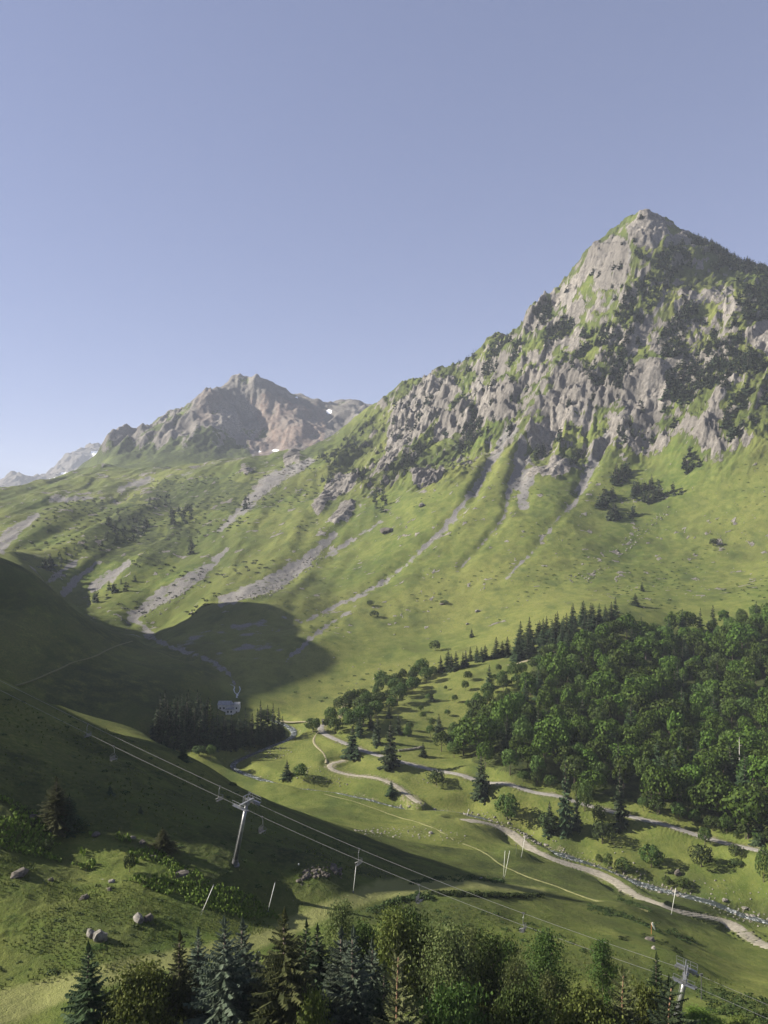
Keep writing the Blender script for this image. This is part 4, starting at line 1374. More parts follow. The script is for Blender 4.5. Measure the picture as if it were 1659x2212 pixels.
# pine with open tiers
pv, pq = crown_spruce(1, 0.36, 1300, 22, 8, 9, -0.03, 0.10, 0.35, 0.70, 0.20, 0.15)
PINE_M = two_part("pine", pv, pq, trunk_mb(1, 0.016, seed=9), M_PINE, M_BARKR)
def fg_plain(name, proto, u, vt, w, unit_r, Y, label, cat="tree"):
    x = (u - UC) / FPX * Y
    z = float(zt(x, Y)[0]) - 0.2
    h = (VH - vt) / FPX * Y - z
    sx = (w / FPX * Y) / (2 * unit_r)
    return put(name, proto, (x, Y, z), (sx, sx, h), rr.random() * 6.28, label, cat)
fg_plain("pine_tree", PINE_M, 857, 2030, 150, 0.36, 78, "pale yellow green pine with reddish trunk at bottom centre")
PINE_Y = (remat(PINE_M[0], M_WILLOW), PINE_M[1])
fg_plain("pine_tree", PINE_M, 1345, 2085, 120, 0.36, 84, "spiky yellow green pine among the right foreground bushes")
fg_plain("pine_tree", (remat(PINE_M[0], M_SPRUCE_DK), PINE_M[1]), 1445, 2108, 170, 0.36, 80, "dark spreading pine in front of the lower lift tower")

def leafy(seed, h, r, limbs, subs, leaves, size, bare, trunks, mat, bark):
    wood, v, q = branchy(h, r, seed, limbs, subs, int(leaves * 1.7 / (1 + 0.3 * (trunks - 1))), size * 1.45 * (1 + 0.09 * (trunks - 1)), bare, trunks)
    pr = two_part("leafy", v, q, wood, mat, bark)
    pr[1].materials.append(M_BARK)
    return pr
LEAFY = [
 # u, vtop, width, Y, kind, label, name
 (736,1940,80,100,leafy(1,1,0.22,30,5,26,0.016,0.20,1,M_BIRCH,M_BARKW),0.22,"pale wispy birch standing by the piste","birch_tree"),
 (856,1952,90,96,leafy(2,1,0.26,26,5,26,0.017,0.25,3,M_WILLOW,M_BARKW),0.26,"many stemmed green birch in the centre of the row","birch_tree"),
 (914,1984,60,98,leafy(3,1,0.24,24,5,30,0.018,0.15,1,M_ALDER,M_BARK),0.24,"dark leafy alder right of the many stemmed birch","alder_tree"),
 (968,1994,135,90,leafy(4,1,0.30,34,6,28,0.016,0.15,2,M_BIRCH,M_BARKW),0.30,"large olive birch with a white trunk in the row","birch_tree"),
 (1018,1990,70,98,leafy(5,1,0.24,24,5,28,0.017,0.20,1,M_BIRCH,M_BARKW),0.24,"feathery birch leaning on the large olive birch","birch_tree"),
 (1062,2024,110,92,leafy(6,1,0.32,28,6,30,0.018,0.10,1,M_ALDER,M_BARK),0.32,"rounded dark alder right of the large olive birch","alder_tree"),
 (1108,2060,90,88,leafy(7,1,0.30,26,5,28,0.018,0.10,2,M_BIRCH,M_BARKW),0.30,"pale olive birch below the rounded dark alder","birch_tree"),
 (1178,2008,92,100,leafy(8,1,0.27,30,6,32,0.017,0.12,1,M_ALDER,M_BARK),0.27,"tall full green alder standing in front of the meadow","alder_tree"),
 (1302,2022,56,105,leafy(9,1,0.20,24,5,30,0.017,0.20,1,M_ALDER,M_BARK),0.20,"slim green alder in front of the right meadow","alder_tree"),
 (1190,2100,70,86,leafy(10,1,0.26,24,5,28,0.020,0.15,1,M_BIRCH,M_BARKW),0.26,"small pale birch below the tall full alder","birch_tree"),
 (305,2090,130,84,leafy(11,1,0.45,26,7,34,0.024,0.03,4,M_WILLOW,M_BARK),0.45,"yellow green willow bush right of the lone spruce","willow_bush"),
 (1262,2140,120,84,leafy(12,1,0.45,24,7,34,0.026,0.03,4,M_WILLOW,M_BARK),0.45,"bright green willow bush low in the right foreground","willow_bush"),
 (676,2120,70,80,leafy(13,1,0.40,20,6,30,0.028,0.05,3,M_WILLOW,M_BARK),0.40,"yellowish willow bush in front of the dark spruces","willow_bush"),
 (1130,2130,110,82,leafy(14,1,0.45,24,7,34,0.026,0.03,4,M_ALDER,M_BARK),0.45,"dark alder bush low in front of the pale birch","alder_bush"),
 (985,2130,120,80,leafy(15,1,0.45,24,7,34,0.026,0.03,4,M_ALDER,M_BARK),0.45,"shaded alder bush at the bottom right of the pine","alder_bush"),
 (1390,2120,80,88,leafy(16,1,0.40,24,6,34,0.026,0.03,3,M_WILLOW,M_BARK),0.40,"olive willow bush beside the spiky pine","willow_bush"),
 (1600,2178,60,100,leafy(17,1,0.45,20,6,30,0.030,0.03,3,M_WILLOW,M_BARK),0.45,"small green willow bush at the bottom right corner","willow_bush"),
 (1520,2170,80,104,leafy(18,1,0.45,20,6,30,0.030,0.03,3,M_FERN,M_BARK),0.45,"bright green shrub right of the lower lift tower","willow_bush"),
 (208,2018,40,110,leafy(19,1,0.40,18,6,30,0.035,0.03,3,M_ALDER,M_BARK),0.40,"small green bush in front of the pale boulders","alder_bush"),
 (790,1985,90,104,leafy(20,1,0.45,22,6,34,0.026,0.03,4,M_ALDER,M_BARK),0.45,"bushy alder thicket on the knoll below the piste","alder_bush"),
 (870,1960,100,112,leafy(21,1,0.50,22,6,34,0.030,0.03,4,M_ALDER,M_BARK),0.50,"low alder scrub on the edge of the piste","alder_bush"),
 (1090,2020,60,108,leafy(22,1,0.40,20,6,30,0.03,0.03,3,M_ALDER,M_BARK),0.40,"low dark bush on the knoll behind the rounded alder","alder_bush"),
]
for u, vt, w, Y, pr, ur, lab, nm in LEAFY:
    fg_plain(nm, pr, u, vt + (12 if nm.endswith('tree') else 22), w * 0.80, ur, Y, lab, "bush" if nm.endswith("bush") else "tree")
# ------------------------------------------------------------------ woods
def ground_uv(x, y):
    z = zt(x, y)
    return UC + FPX * x / y, VH - FPX * z / y

def scatter(poly, y0, y1, spacing, seed, cap=3000, tries=60000, jit=0.0):
    """even random ground points inside a picture polygon of ground positions"""
    rg = np.random.default_rng(seed)
    us = [p[0] for p in poly]
    s0, s1 = (min(us) - UC) / FPX, (max(us) - UC) / FPX
    y = np.sqrt(rg.random(tries) * (y1 * y1 - y0 * y0) + y0 * y0)
    x = (s0 + (s1 - s0) * rg.random(tries)) * y
    u, v = ground_uv(x, y)
    ok = in_poly(u, v, poly)
    x, y = x[ok], y[ok]
    cell, grid, out = spacing, {}, []
    for a, b in zip(x, y):
        k = (int(a // cell), int(b // cell))
        if any((a - p) ** 2 + (b - q) ** 2 < spacing * spacing for i in (-1, 0, 1) for j in (-1, 0, 1) for p, q in grid.get((k[0] + i, k[1] + j), ())):
            continue
        grid.setdefault(k, []).append((a, b))
        out.append((a, b))
        if len(out) >= cap:
            break
    out = np.array(out).reshape(-1, 2)
    return np.c_[out, zt(out[:, 0], out[:, 1])] if len(out) else np.zeros((0, 3))

def visible(p, h):
    """is the top of something of height h seen over the ground in front of it"""
    s = p[0] / p[1]
    e = (p[2] + h) / p[1]
    fi = int(round(np.interp(s, s_cols, np.arange(len(s_cols)))))
    m = Y_rows < p[1] - 3
    return (Z[m, fi] / Y_rows[m]).max() < e if m.any() else True

def wood(name, pts, protos, hrange, wk, label, cat, group, seed):
    rg = random.Random(seed)
    for p in pts:
        h = rg.uniform(*hrange)
        me = rg.choice(protos)
        w = h * wk * rg.uniform(0.75, 1.25)
        put1(name, me, (p[0], p[1], p[2] - 0.3), (w, w, h), rg.random() * 6.28, label, cat, group)

# spruce grove round the pale building
GROVE = [(345,1520,1606,26),(362,1503,1600,24),(383,1505,1602,24),(400,1512,1606,26),(420,1520,1612,26),(333,1545,1600,22),(352,1540,1612,26),(376,1542,1614,26),(398,1548,1616,28),
         (440,1525,1610,24),(470,1530,1612,24),(486,1540,1612,22),(500,1542,1614,24),(516,1545,1612,22),(530,1528,1606,20),(545,1540,1604,20),(563,1512,1602,22),(556,1530,1606,22),
         (578,1522,1598,22),(590,1518,1594,22),(602,1528,1592,20),(610,1545,1588,16),(520,1552,1610,22),(460,1545,1618,26),(430,1545,1618,26),(484,1552,1616,26),(505,1556,1616,22),(570,1535,1602,22),(540,1555,1606,22)]
rg = random.Random(11)
for i, (u, vt, vb, w) in enumerate(GROVE):
    loc, h = place_uv(u, vt, vb, 340, 470)
    k = rg.randrange(4)
    sx = (w / FPX * loc[1]) / (2 * (0.20 + 0.02 * k)) * 1.1
    put1("spruce_tree", SPR_MID_1[k], loc, (sx, sx, h), rg.random() * 6.28, "tall dark spruce in the shaded grove below the pale building", "tree", "spruces in the grove by the building")
extra = scatter([(330,1598),(360,1572),(430,1562),(455,1590),(440,1615),(340,1612)], 370, 470, 4.6, 12, 26)
wood("spruce_tree", extra, SPR_MID_1, (16, 22), 1.05, "tall dark spruce in the shaded grove below the pale building", "tree", "spruces in the grove by the building", 13)
for u, vt, vb, w in ((457,1508,1606,24),(466,1515,1606,20)):
    loc, h = place_uv(u, vt, vb, 340, 470)
    pass
loc, h = place_uv(455, 1508, 1606, 340, 470)
lm = remat(SPR_MID_1[0], M_LIGHT)
put1("larch_tree", lm, loc, (h * 0.9, h * 0.9, h), 1.0, "light green larch among the dark spruces of the grove", "tree")

# stand of spruces at the top of the wood
st = scatter([(1110,1428),(1130,1385),(1200,1360),(1300,1335),(1335,1340),(1315,1362),(1235,1408),(1170,1425)], 440, 680, 7.0, 21, 50)
wood("spruce_tree", st, SPR_MID_1, (9, 19), 1.25, "dark spruce in the upper stand above the beech wood", "tree", "spruces in the upper stand", 22)
row = []
for u, vb in ((968,1447),(975,1449),(985,1447),(1000,1442),(1006,1440),(1016,1428),(1030,1427),(1048,1424),(1072,1421),(1085,1418),(1096,1416),(952,1452),(1040,1428)):
    row.append(hit(u, vb, 420, 700))
wood("spruce_tree", row, SPR_MID_1, (8, 15), 1.25, "dark spruce in the line climbing to the upper stand", "tree", "spruces in the climbing line", 23)

# beech wood
BEECH_POLY = [(1200,1465),(1225,1430),(1280,1400),(1330,1382),(1430,1374),(1500,1368),(1570,1350),(1680,1332),(1700,1833),(1600,1806),(1440,1760),(1300,1728),(1200,1698),(1080,1676),(1020,1655),(985,1635),(1010,1605),(1070,1580),(1110,1545),(1170,1495)]
bp = scatter(BEECH_POLY, 290, 640, 8.3, 31, 460)
bp = bp[np.argsort(bp[:, 1])]
rg = random.Random(32)
beech, other = [], []
for p in bp:
    (other if rg.random() < 0.20 else beech).append(p)
near_b, rest_b = beech[:298], beech[298:]
zones = {}
for p in near_b:
    u, v = UC + FPX * p[0] / p[1], VH - FPX * p[2] / p[1]
    if v > np.interp(u, [960, 1200, 1300, 1440, 1700], [1600, 1655, 1690, 1715, 1775]):
        k = "rounded beech in the front rank of the wood directly above the lane"
    elif v < np.interp(u, [960, 1200, 1300, 1500, 1700], [1600, 1510, 1440, 1415, 1385]):
        k = "rounded beech along the top edge of the wood against the meadow"
    elif u > 1560:
        k = "dark beech deep in the wood near the right edge of the view"
    elif u < 1250:
        k = "beech in the lower left corner of the wood behind the dense conifer"
    else:
        k = "rounded dark green beech in the middle of the dense wood"
    zones.setdefault(k, []).append(p)
for i, (k, ps) in enumerate(zones.items()):
    wood("beech_tree", ps, BEECH_1, (9, 20), 0.78, k, "tree", k.replace("beech", "beeches", 1), 330 + i)
wood("spruce_tree", other[::2], SPR_GREEN_1, (15, 22), 0.95, "pointed spruce rising between the beeches of the wood", "tree", "spruces scattered through the beech wood", 34)
wood("ash_tree", other[1::2], PALE_1, (11, 15), 0.75, "lighter green tree among the darker beeches", "tree", "lighter trees in the beech wood", 35)
# trees along the wood's lower and left margins
edge = scatter([(985,1640),(1010,1600),(1070,1578),(1110,1545),(1150,1500),(1195,1460),(1150,1450),(1080,1480),(1030,1540),(990,1590),(950,1625)], 330, 620, 7.5, 41, 70)
wood("alder_tree", edge, ALDER_1 + PALE_1[:1], (7, 12), 0.8, "small leafy tree along the left margin of the beech wood", "tree", "leafy trees at the wood margin", 42)
low = scatter([(700,1584),(720,1555),(780,1515),(830,1482),(900,1462),(960,1455),(905,1492),(840,1540),(790,1570),(745,1592)], 380, 640, 8.2, 43, 70)
wood("alder_tree", low, ALDER_1, (7, 12.5), 0.85, "leafy tree in the thicket climbing above the road bend", "tree", "leafy trees above the road bend", 44)
sp_ = scatter([(870,1580),(930,1500),(1050,1455),(1110,1440),(1100,1500),(1030,1560),(960,1620),(880,1612)], 340, 640, 13, 45, 45)
wood("alder_tree", sp_, ALDER_1 + PALE_1[:1], (3.5, 7), 0.8, "small leafy sapling scattered on the green clearing", "tree", "saplings on the clearing", 46)
margin = scatter([(1330,1385),(1200,1440),(1150,1455),(1180,1425),(1260,1395),(1330,1370)], 440, 660, 7, 47, 30)
wood("ash_tree", margin, PALE_1, (8, 12), 0.8, "pale leafy tree between the upper stand and the beeches", "tree", "pale trees below the upper stand", 48)
strip = [hit(u, v, 270, 420) for u, v in ((1130,1688),(1160,1695),(1190,1702),(1250,1722),(1275,1728),(1390,1752),(1420,1760),(1465,1772),(1500,1782),(1540,1795),(1570,1800),(1610,1812),(1640,1820),(1660,1824))]
wood("alder_tree", strip, ALDER_1, (5, 8), 0.85, "leafy tree on the verge between lane and wood", "tree", "verge trees below the wood", 49)

# dead trunks in the wood
for u, vt, vb, lab in ((1597,1592,1640,"bleached bare dead trunk rising out of the beech wood"), (1651,1640,1700,"pale bare dead trunk near the right edge of the wood")):
    x = (u - UC) / FPX * 345
    loc = (x, 345, (VH - vb) / FPX * 345 - 10)
    o = empty("dead_tree", loc)
    tag(o, lab, "dead tree")
    hh = (vb - vt) / FPX * 345 + 10
    m = MB()
    m.tube([(0, 0, 0), (0.1, 0, hh * 0.5), (0.05, 0.1, hh)], [0.35, 0.25, 0.06], 7)
    m.build("trunk", M_DEAD, o)
    m = MB()
    for k in range(7):
        zz = hh * (0.45 + 0.07 * k)
        a = k * 2.4
        m.tube([(0.08, 0.05, zz), (math.cos(a) * 1.1, math.sin(a) * 1.1, zz + 0.5)], [0.07, 0.02], 4)
    m.build("branch", M_DEAD, o)

# pines on the crags
MT = [z2((800,790),(870,660),(1000,590),(1050,450),(1130,420),(1200,300),(1290,265),(1330,310),(1250,410),(1180,500),(1090,620),(1040,700),(1040,820),(1010,930),(960,870),(880,840)),
      z2((1200,640),(1280,540),(1290,490),(1350,520),(1400,620),(1440,660),(1560,670),(1600,760),(1720,780),(1720,920),(1500,890),(1430,870),(1350,920),(1290,940),(1220,860),(1210,780)),
      z2((1300,215),(1450,280),(1720,390),(1720,580),(1560,580),(1530,500),(1480,430),(1380,310)),
      z2((1500,920),(1720,880),(1720,1090),(1580,1180),(1480,1190),(1500,1090),(1460,1010)),
      z2((1230,950),(1230,870),(1340,890),(1330,940)), z2((430,740),(520,660),(600,680),(590,730),(540,790),(430,830)),
      z2((290,950),(360,910),(410,970),(420,1070),(350,1160),(300,1130),(320,1040)), z2((940,1010),(990,970),(1010,1010),(980,1050)),
      z2((1010,1060),(1060,1020),(1080,1090),(1040,1150)), z2((1290,1240),(1320,1140),(1370,1160),(1370,1230),(1310,1250)),
      z2((330,790),(430,755),(330,840)), z2((690,660),(800,560),(830,620),(700,710)), z2((800,1200),(850,1140),(880,1190)), z2((640,1160),(700,1140),(700,1180),(650,1180)),
      z2((60,960),(110,890),(200,845),(190,880),(100,930)), z2((640,560),(690,500),(730,520),(690,600)), z2((60,1200),(150,1130),(170,1170),(90,1230))]
MTL = [z1((420,930),(470,790),(600,780),(660,830),(580,880),(480,900)), z1((1370,520),(1500,460),(1580,470),(1450,560)), z1((1050,700),(1080,670),(1090,720),(1060,740)),
       z1((1600,660),(1659,620),(1670,760),(1620,740)), z1((1390,620),(1470,560),(1440,640)), z1((380,1120),(560,1040),(620,1060),(420,1150)), z1((190,1000),(330,900),(380,910),(250,1010)),
       z1((800,920),(860,870),(840,940)), z1((640,700),(730,690),(740,730),(650,740)), z1((740,750),(830,740),(820,800),(740,810))]
CL = [z3((970,90),(1000,60),(1060,40),(1060,70),(1000,100)), z3((1075,160),(1080,110),(1190,95),(1190,170),(1130,190)), z3((910,200),(960,150),(1000,150),(960,200)),
      z3((960,260),(1000,210),(1010,260)), z3((1210,150),(1250,125),(1290,140),(1230,160)), z3((1280,30),(1320,-30),(1380,20),(1330,40)), z3((1050,240),(1090,225),(1080,245))]
P_all, zone = [], []
MTN = ["dark pine in the steep central belt below the summit", "dark pine in the wide belt right of the pale rock tower", "dark pine on the right skyline ridge of the peak", "dark pine in the lower right belt above the meadow",
       "dark pine at the foot of the right cliffs", "dark pine on the crest of the left ridge", "dark pine in the dark gully between the left cliffs", "dark pine under the central dark cleft", "dark pine beside the pale pillar foot",
       "dark pine in the lowest clump under the right cliffs"]
for i, pl in enumerate(MT):
    q = scatter(pl, 1000, 1600, 6.0, 500 + i, 1100, 70000)
    q = q[fbm(q[:, 0] / 38, q[:, 1] / 38, 590 + i, 3) > -0.22]
    P_all.append(q)
    zone += [MTN[min(i, 9)] if i < 10 else "dark pine in a small group on the left half of the crags"] * len(q)
for i, pl in enumerate(MTL):
    q = scatter(pl, 800, 1950, 13.0, 540 + i, 90, 30000)
    P_all.append(q)
    zone += ["dark pine on the far green shoulder left of the peak"] * len(q)
for i, pl in enumerate(CL):
    q = scatter(pl, 800, 1200, 6.5, 560 + i, 60, 30000)
    P_all.append(q)
    zone += ["dark pine in the rocky clump on the meadow below the cliffs"] * len(q)
loose = scatter([(700,1000),(760,935),(815,880),(900,830),(1000,780),(1130,720),(1200,660),(1260,560),(1385,470),(1500,530),(1680,600),(1680,950),(1560,1000),(1400,960),(1200,960),(1050,940),(900,1020),(760,1060)], 1000, 1900, 11.5, 580, 800, 70000)
loose = loose[fbm(loose[:, 0] / 60, loose[:, 1] / 60, 581, 3) > -0.02]
P_all.append(loose)
zone += ["dark pine standing alone among the rocks of the crags"] * len(loose)
PM = np.concatenate(P_all)
rg = random.Random(60)
PH = np.array([6.5 + 11 * rg.random() ** 1.3 for _ in PM])
vis = np.array([visible(p, h) for p, h in zip(PM, PH)])
PM, PH, zone = PM[vis], PH[vis], [z_ for z_, k in zip(zone, vis) if k]
order = np.argsort(-PH / PM[:, 1])
for i in order[:290]:
    p, h = PM[i], PH[i]
    w = h * rg.uniform(1.0, 1.45)
    put("pine_tree", SMALL_M[rg.randrange(4)], (p[0], p[1], p[2] - 0.5), (w, w, h), rg.random() * 6.28, zone[i], "tree", zone[i].replace("dark pine", "pines"))
m = MB()
for i in order[290:]:
    p, h = PM[i], PH[i]
    v, q = FAR_PINE[rg.randrange(4)]
    a = rg.random() * 6.28
    w = h * rg.uniform(1.0, 1.5)
    vv = np.c_[(v[:, 0] * math.cos(a) - v[:, 1] * math.sin(a)) * w, (v[:, 0] * math.sin(a) + v[:, 1] * math.cos(a)) * w, v[:, 2] * h] + np.array([p[0], p[1], p[2] - 0.5])
    m.add(vv, q)
tag(m.build("pine_woodland", M_MTPINE), "dark pine woodland spread over the mountain crags", "woodland", kind='stuff')
print("mountain pines", len(PM), "beech", len(beech))

# ------------------------------------------------------------------ scrub on the open slopes
LOW_Q = [(v, q) for v, q in LOW_V]
def scrub(name, pts, hr, wr, mat, label, seed):
    rg = random.Random(seed)
    m = MB()
    for p in pts:
        v, q = LOW_Q[rg.randrange(3)]
        h, w = rg.uniform(*hr), rg.uniform(*wr)
        a = rg.random() * 6.28
        m.add(np.c_[(v[:, 0] * math.cos(a) - v[:, 1] * math.sin(a)) * w, (v[:, 0] * math.sin(a) + v[:, 1] * math.cos(a)) * w * 0.8, v[:, 2] * h] + np.array([p[0], p[1], p[2] - 0.15]), q)
    return tag(m.build(name, mat), label, "scrub", kind='stuff')
slope_poly = [(500,1340),(600,1200),(760,1060),(900,1030),(1100,990),(1400,1000),(1670,1000),(1670,1310),(1330,1330),(1100,1390),(900,1460),(720,1540),(640,1520),(600,1400)]
sc1 = scatter(slope_poly, 480, 1200, 9, 700, 2600, 90000)
nn = fbm(sc1[:, 0] / 45, sc1[:, 1] / 45, 701, 3) + 0.35 * fbm(sc1[:, 0] / 200, sc1[:, 1] / 200, 702, 2)
sc1 = sc1[nn > 0.16]
scrub("juniper_scrub", sc1, (0.5, 1.3), (0.9, 2.3), M_BUSH, "low dark juniper scrub dotting the sunny open slope", 71)
far_poly = [(20,1200),(100,1100),(300,1040),(600,1010),(740,980),(760,1060),(600,1200),(480,1340),(330,1330),(180,1300)]
sc2 = scatter(far_poly, 700, 1800, 14, 710, 1500, 90000)
nn = fbm(sc2[:, 0] / 80, sc2[:, 1] / 80, 711, 4)
sc2 = sc2[nn > 0.10]
scrub("alpenrose_scrub", sc2, (1.2, 3.2), (2.0, 4.5), M_MTPINE, "dark scrub patches over the far left slopes", 72)
dark_poly = [(0,1500),(130,1540),(380,1640),(560,1740),(800,1830),(1000,1895),(720,1890),(560,1950),(300,1850),(0,1740)]
sc3 = scatter(dark_poly, 115, 262, 5.0, 720, 700, 60000)
nn = fbm(sc3[:, 0] / 14, sc3[:, 1] / 14, 721, 3)
scrub("heather_scrub", sc3[nn > 0.12], (0.25, 0.6), (0.5, 1.3), M_BUSH, "low dark heather clumps on the shaded near slope", 73)
# ------------------------------------------------------------------ rocks
def rock_mesh(name, seed, sub=2, rough=0.35, mat=None):
    rg = np.random.default_rng(seed)
    bm = bmesh.new()
    bmesh.ops.create_icosphere(bm, subdivisions=sub, radius=1)
    dirs = rg.normal(size=(9, 3))
    dirs /= np.linalg.norm(dirs, axis=1, keepdims=True)
    cut = 0.62 + 0.3 * rg.random(9)
    for v in bm.verts:
        p = np.array(v.co)
        for d, c in zip(dirs, cut):
            k = p @ d
            if k > c:
                p = p - d * (k - c) * 0.9
        p = p * (1 + rough * 0.25 * rg.normal())
        v.co = p * np.array([1, 0.8, 0.7])
    me = bpy.data.meshes.new(name)
    bm.to_mesh(me)
    bm.free()
    me.materials.append(mat or M_STONE)
    return me
ROCKS = [rock_mesh("boulder", 2000 + k) for k in range(6)]
ROCKD = [rock_mesh("boulder", 2030 + k, 2, 0.45, M_STONED) for k in range(4)]
ROCKW = [rock_mesh("boulder", 2050 + k, 1, 0.3, M_STONEW) for k in range(5)]
rk = random.Random(77)
def boulder(u, vt, vb, w, y0, y1, label, meshes=ROCKS, group=None, sink=0.25):
    loc, h = place_uv(u, vt, vb, y0, y1)
    hw = w / FPX * loc[1] / 2
    hz = max(h * 0.62, 0.5 * hw)
    return put1("boulder", rk.choice(meshes), (loc[0], loc[1], loc[2] + hz * 0.45), (hw * 1.05, hw * 1.05, hz / 0.7), rk.random() * 6.28, label, "boulder", group)
BO = [
 (299,1969,1988,30,95,130,"left and paler of the two big boulders on the grassy bank"),(320,1970,1988,26,95,130,"right and darker of the two big boulders on the grassy bank"),
 (196,2003,2022,24,95,130,"rounded pale boulder at the left end of the lower outcrop"),(218,2000,2030,32,95,130,"flat topped pale boulder behind the small green bush"),
 (182,1928,1942,22,95,140,"dark pointed boulder on the sunny grass above the boulders"),(241,1896,1906,16,95,150,"small pale rock among the grass tufts"),
 (237,1912,1923,12,95,150,"small upright dark rock below the small pale one"),(74,1754,1766,24,110,170,"grey flat rock at the left of the large spruce"),
 (207,1795,1804,20,110,170,"grey rock poking out of the ferns right of the spruce"),(286,1802,1811,14,110,170,"pale rock on the shaded edge above the ferns"),
 (307,1812,1821,16,110,170,"brown rock beside the young yellowish spruce"),(332,1842,1854,18,110,170,"dark boulder with a pale top under the young spruce"),
 (393,1874,1892,34,110,170,"broad dark boulder at the ferny edge of the shaded slope"),(42,1874,1891,44,100,150,"long brown outcrop low on the left slope"),
 (109,1893,1901,14,100,150,"small pale rock near the long brown outcrop"),(1412,2040,2050,13,120,170,"white lone rock on the meadow below the windsock"),
 (1404,2025,2032,26,120,170,"flat brown slab on the meadow under the windsock"),(1463,1876,1889,18,230,300,"large grey boulder between bushes on the right bank"),
 (1040,1893,1900,10,150,220,"little pale rock on the piste edge"),(930,1794,1801,12,240,330,"white block on the rubble patch in the meadow"),
 (912,1085,1094,16,1000,1400,"pale block standing on the steep slope below the cliffs"),(390,1600,1608,22,330,420,"rounded pale boulder at the foot of the spruce grove"),
 (1032,1315,1322,12,560,800,"pale boulder on the middle of the sunny slope"),(955,1300,1306,12,560,800,"grey rock left of a bush on the sunny slope"),
 (1010,1344,1349,8,540,760,"small pale rock lower on the sunny slope"),(835,1135,1150,30,900,1300,"grey rock rib on the slope left of the gully"),
]
for b in BO:
    boulder(*b, ROCKD if any(w_ in b[6] for w_ in ('dark', 'brown', 'grey')) else ROCKS)
# boulders along the stream
sb = []
rgn = np.random.default_rng(80)
for i in range(0, len(p_stream), 1):
    pass
def along(path, i0, i1, n, spread, seed):
    rg_ = np.random.default_rng(seed)
    d = np.gradient(path[:, :2], axis=0)
    d /= np.linalg.norm(d, axis=1, keepdims=True)
    out = []
    for _ in range(n):
        i = rg_.integers(i0, i1)
        off = rg_.normal() * spread
        x, y = path[i, 0] - d[i, 1] * off, path[i, 1] + d[i, 0] * off
        out.append((x, y, float(zt(x, y)[0])))
    return out
Us = UC + FPX * p_stream[:, 0] / p_stream[:, 1]
i_low = int(np.argmax(np.arange(len(Us)) * (Us > 990) > 0))
i_low = int(np.where((Us > 1000) & (p_stream[:, 1] < 345))[0][0])
for p in along(p_stream, i_low, len(p_stream) - 1, 120, 2.4, 81):
    s = 0.3 + 1.4 * rk.random() ** 2.5
    put1("stream_boulder", rk.choice(ROCKW), (p[0], p[1], p[2] + 0.1), (s, s * rk.uniform(0.7, 1.1), s * rk.uniform(0.6, 1.2)), rk.random() * 6.28, "pale angular boulder lining the stream in the valley", "boulder", "boulders along the stream")
for p in along(p_stream, int(i_low * 0.55), i_low, 18, 2.0, 82):
    s = rk.uniform(0.4, 1.1)
    put1("stream_boulder", rk.choice(ROCKW), (p[0], p[1], p[2] + 0.1), (s, s, s), rk.random() * 6.28, "grey boulder along the upper stream by the grove", "boulder", "boulders along the upper stream")
def rubble(name, pts, sr, meshes, mat, label, seed, sink=0.2):
    rg_ = random.Random(seed)
    m = MB()
    cache = []
    for me in meshes:
        v = np.empty(len(me.vertices) * 3)
        me.vertices.foreach_get("co", v)
        cache.append((v.reshape(-1, 3), np.array([list(p.vertices) for p in me.polygons])))
    for p in pts:
        v, tr = cache[rg_.randrange(len(cache))]
        s = sr[0] + (sr[1] - sr[0]) * rg_.random() ** 2.2
        a = rg_.random() * 6.28
        m.add(np.c_[(v[:, 0] * math.cos(a) - v[:, 1] * math.sin(a)) * s, (v[:, 0] * math.sin(a) + v[:, 1] * math.cos(a)) * s, v[:, 2] * s] + np.array([p[0], p[1], p[2] + s * sink]), None, tr)
    return tag(m.build(name, mat), label, "rubble", kind='stuff')
R0 = [rock_mesh("pebble", 2100 + k, 1, 0.2, M_STONEW) for k in range(4)]
pts = along(p_stream, i_low, len(p_stream) - 1, 900, 3.2, 83) + along(p_stream, i_low // 2, i_low, 60, 2.4, 84)
rubble("rubble", pts, (0.10, 0.5), R0, M_STONEW, "loose pale stones strewn along the stream bed", 85)
bank = scatter([(1150,1790),(1330,1800),(1500,1880),(1670,1920),(1670,1990),(1500,1925),(1380,1885),(1250,1840)], 230, 340, 2.4, 86, 900)
bank = bank[fbm(bank[:, 0] / 12, bank[:, 1] / 12, 861, 3) > 0.02]
rubble("rubble", bank, (0.12, 0.6), R0, M_STONEW, "pale stones scattered over the grassy right bank", 87)
patch = list(scatter([(760,1795),(850,1785),(960,1790),(1010,1808),(990,1822),(900,1812),(800,1806)], 230, 360, 2.2, 88, 200))
patch += list(scatter([(640,1680),(700,1675),(760,1690),(740,1700),(660,1692)], 320, 420, 1.5, 89, 160)) + list(scatter([(620,1660),(690,1655),(700,1668),(640,1672)], 320, 440, 1.6, 90, 120))
patch += list(scatter([(530,1625),(600,1612),(640,1620),(600,1640),(540,1640)], 330, 440, 1.6, 91, 120)) + list(scatter([(735,1600),(760,1612),(750,1622),(720,1605)], 330, 440, 1.6, 92, 60))
patch += list(scatter([(890,1680),(960,1690),(950,1702),(890,1692)], 300, 400, 1.8, 93, 60))
rubble("rubble", patch, (0.12, 0.6), R0, M_STONEW, "grey rubble in patches across the valley meadow", 94)
scr_pts = []
for i, pl in enumerate([z3((1000,370),(1100,290),(1230,200),(1240,220),(1130,330),(1010,420)), z3((780,500),(900,470),(980,460),(900,520),(800,530)), z1((570,1190),(760,1090),(900,1010),(900,1060),(640,1230)), z1((960,1140),(1200,1050),(1400,900),(1400,960),(1150,1130)), z1((1050,740),(1200,610),(1330,550),(1250,620),(1080,760))]):
    scr_pts += list(scatter(pl, 560, 1800, 4.2, 95 + i, 300))
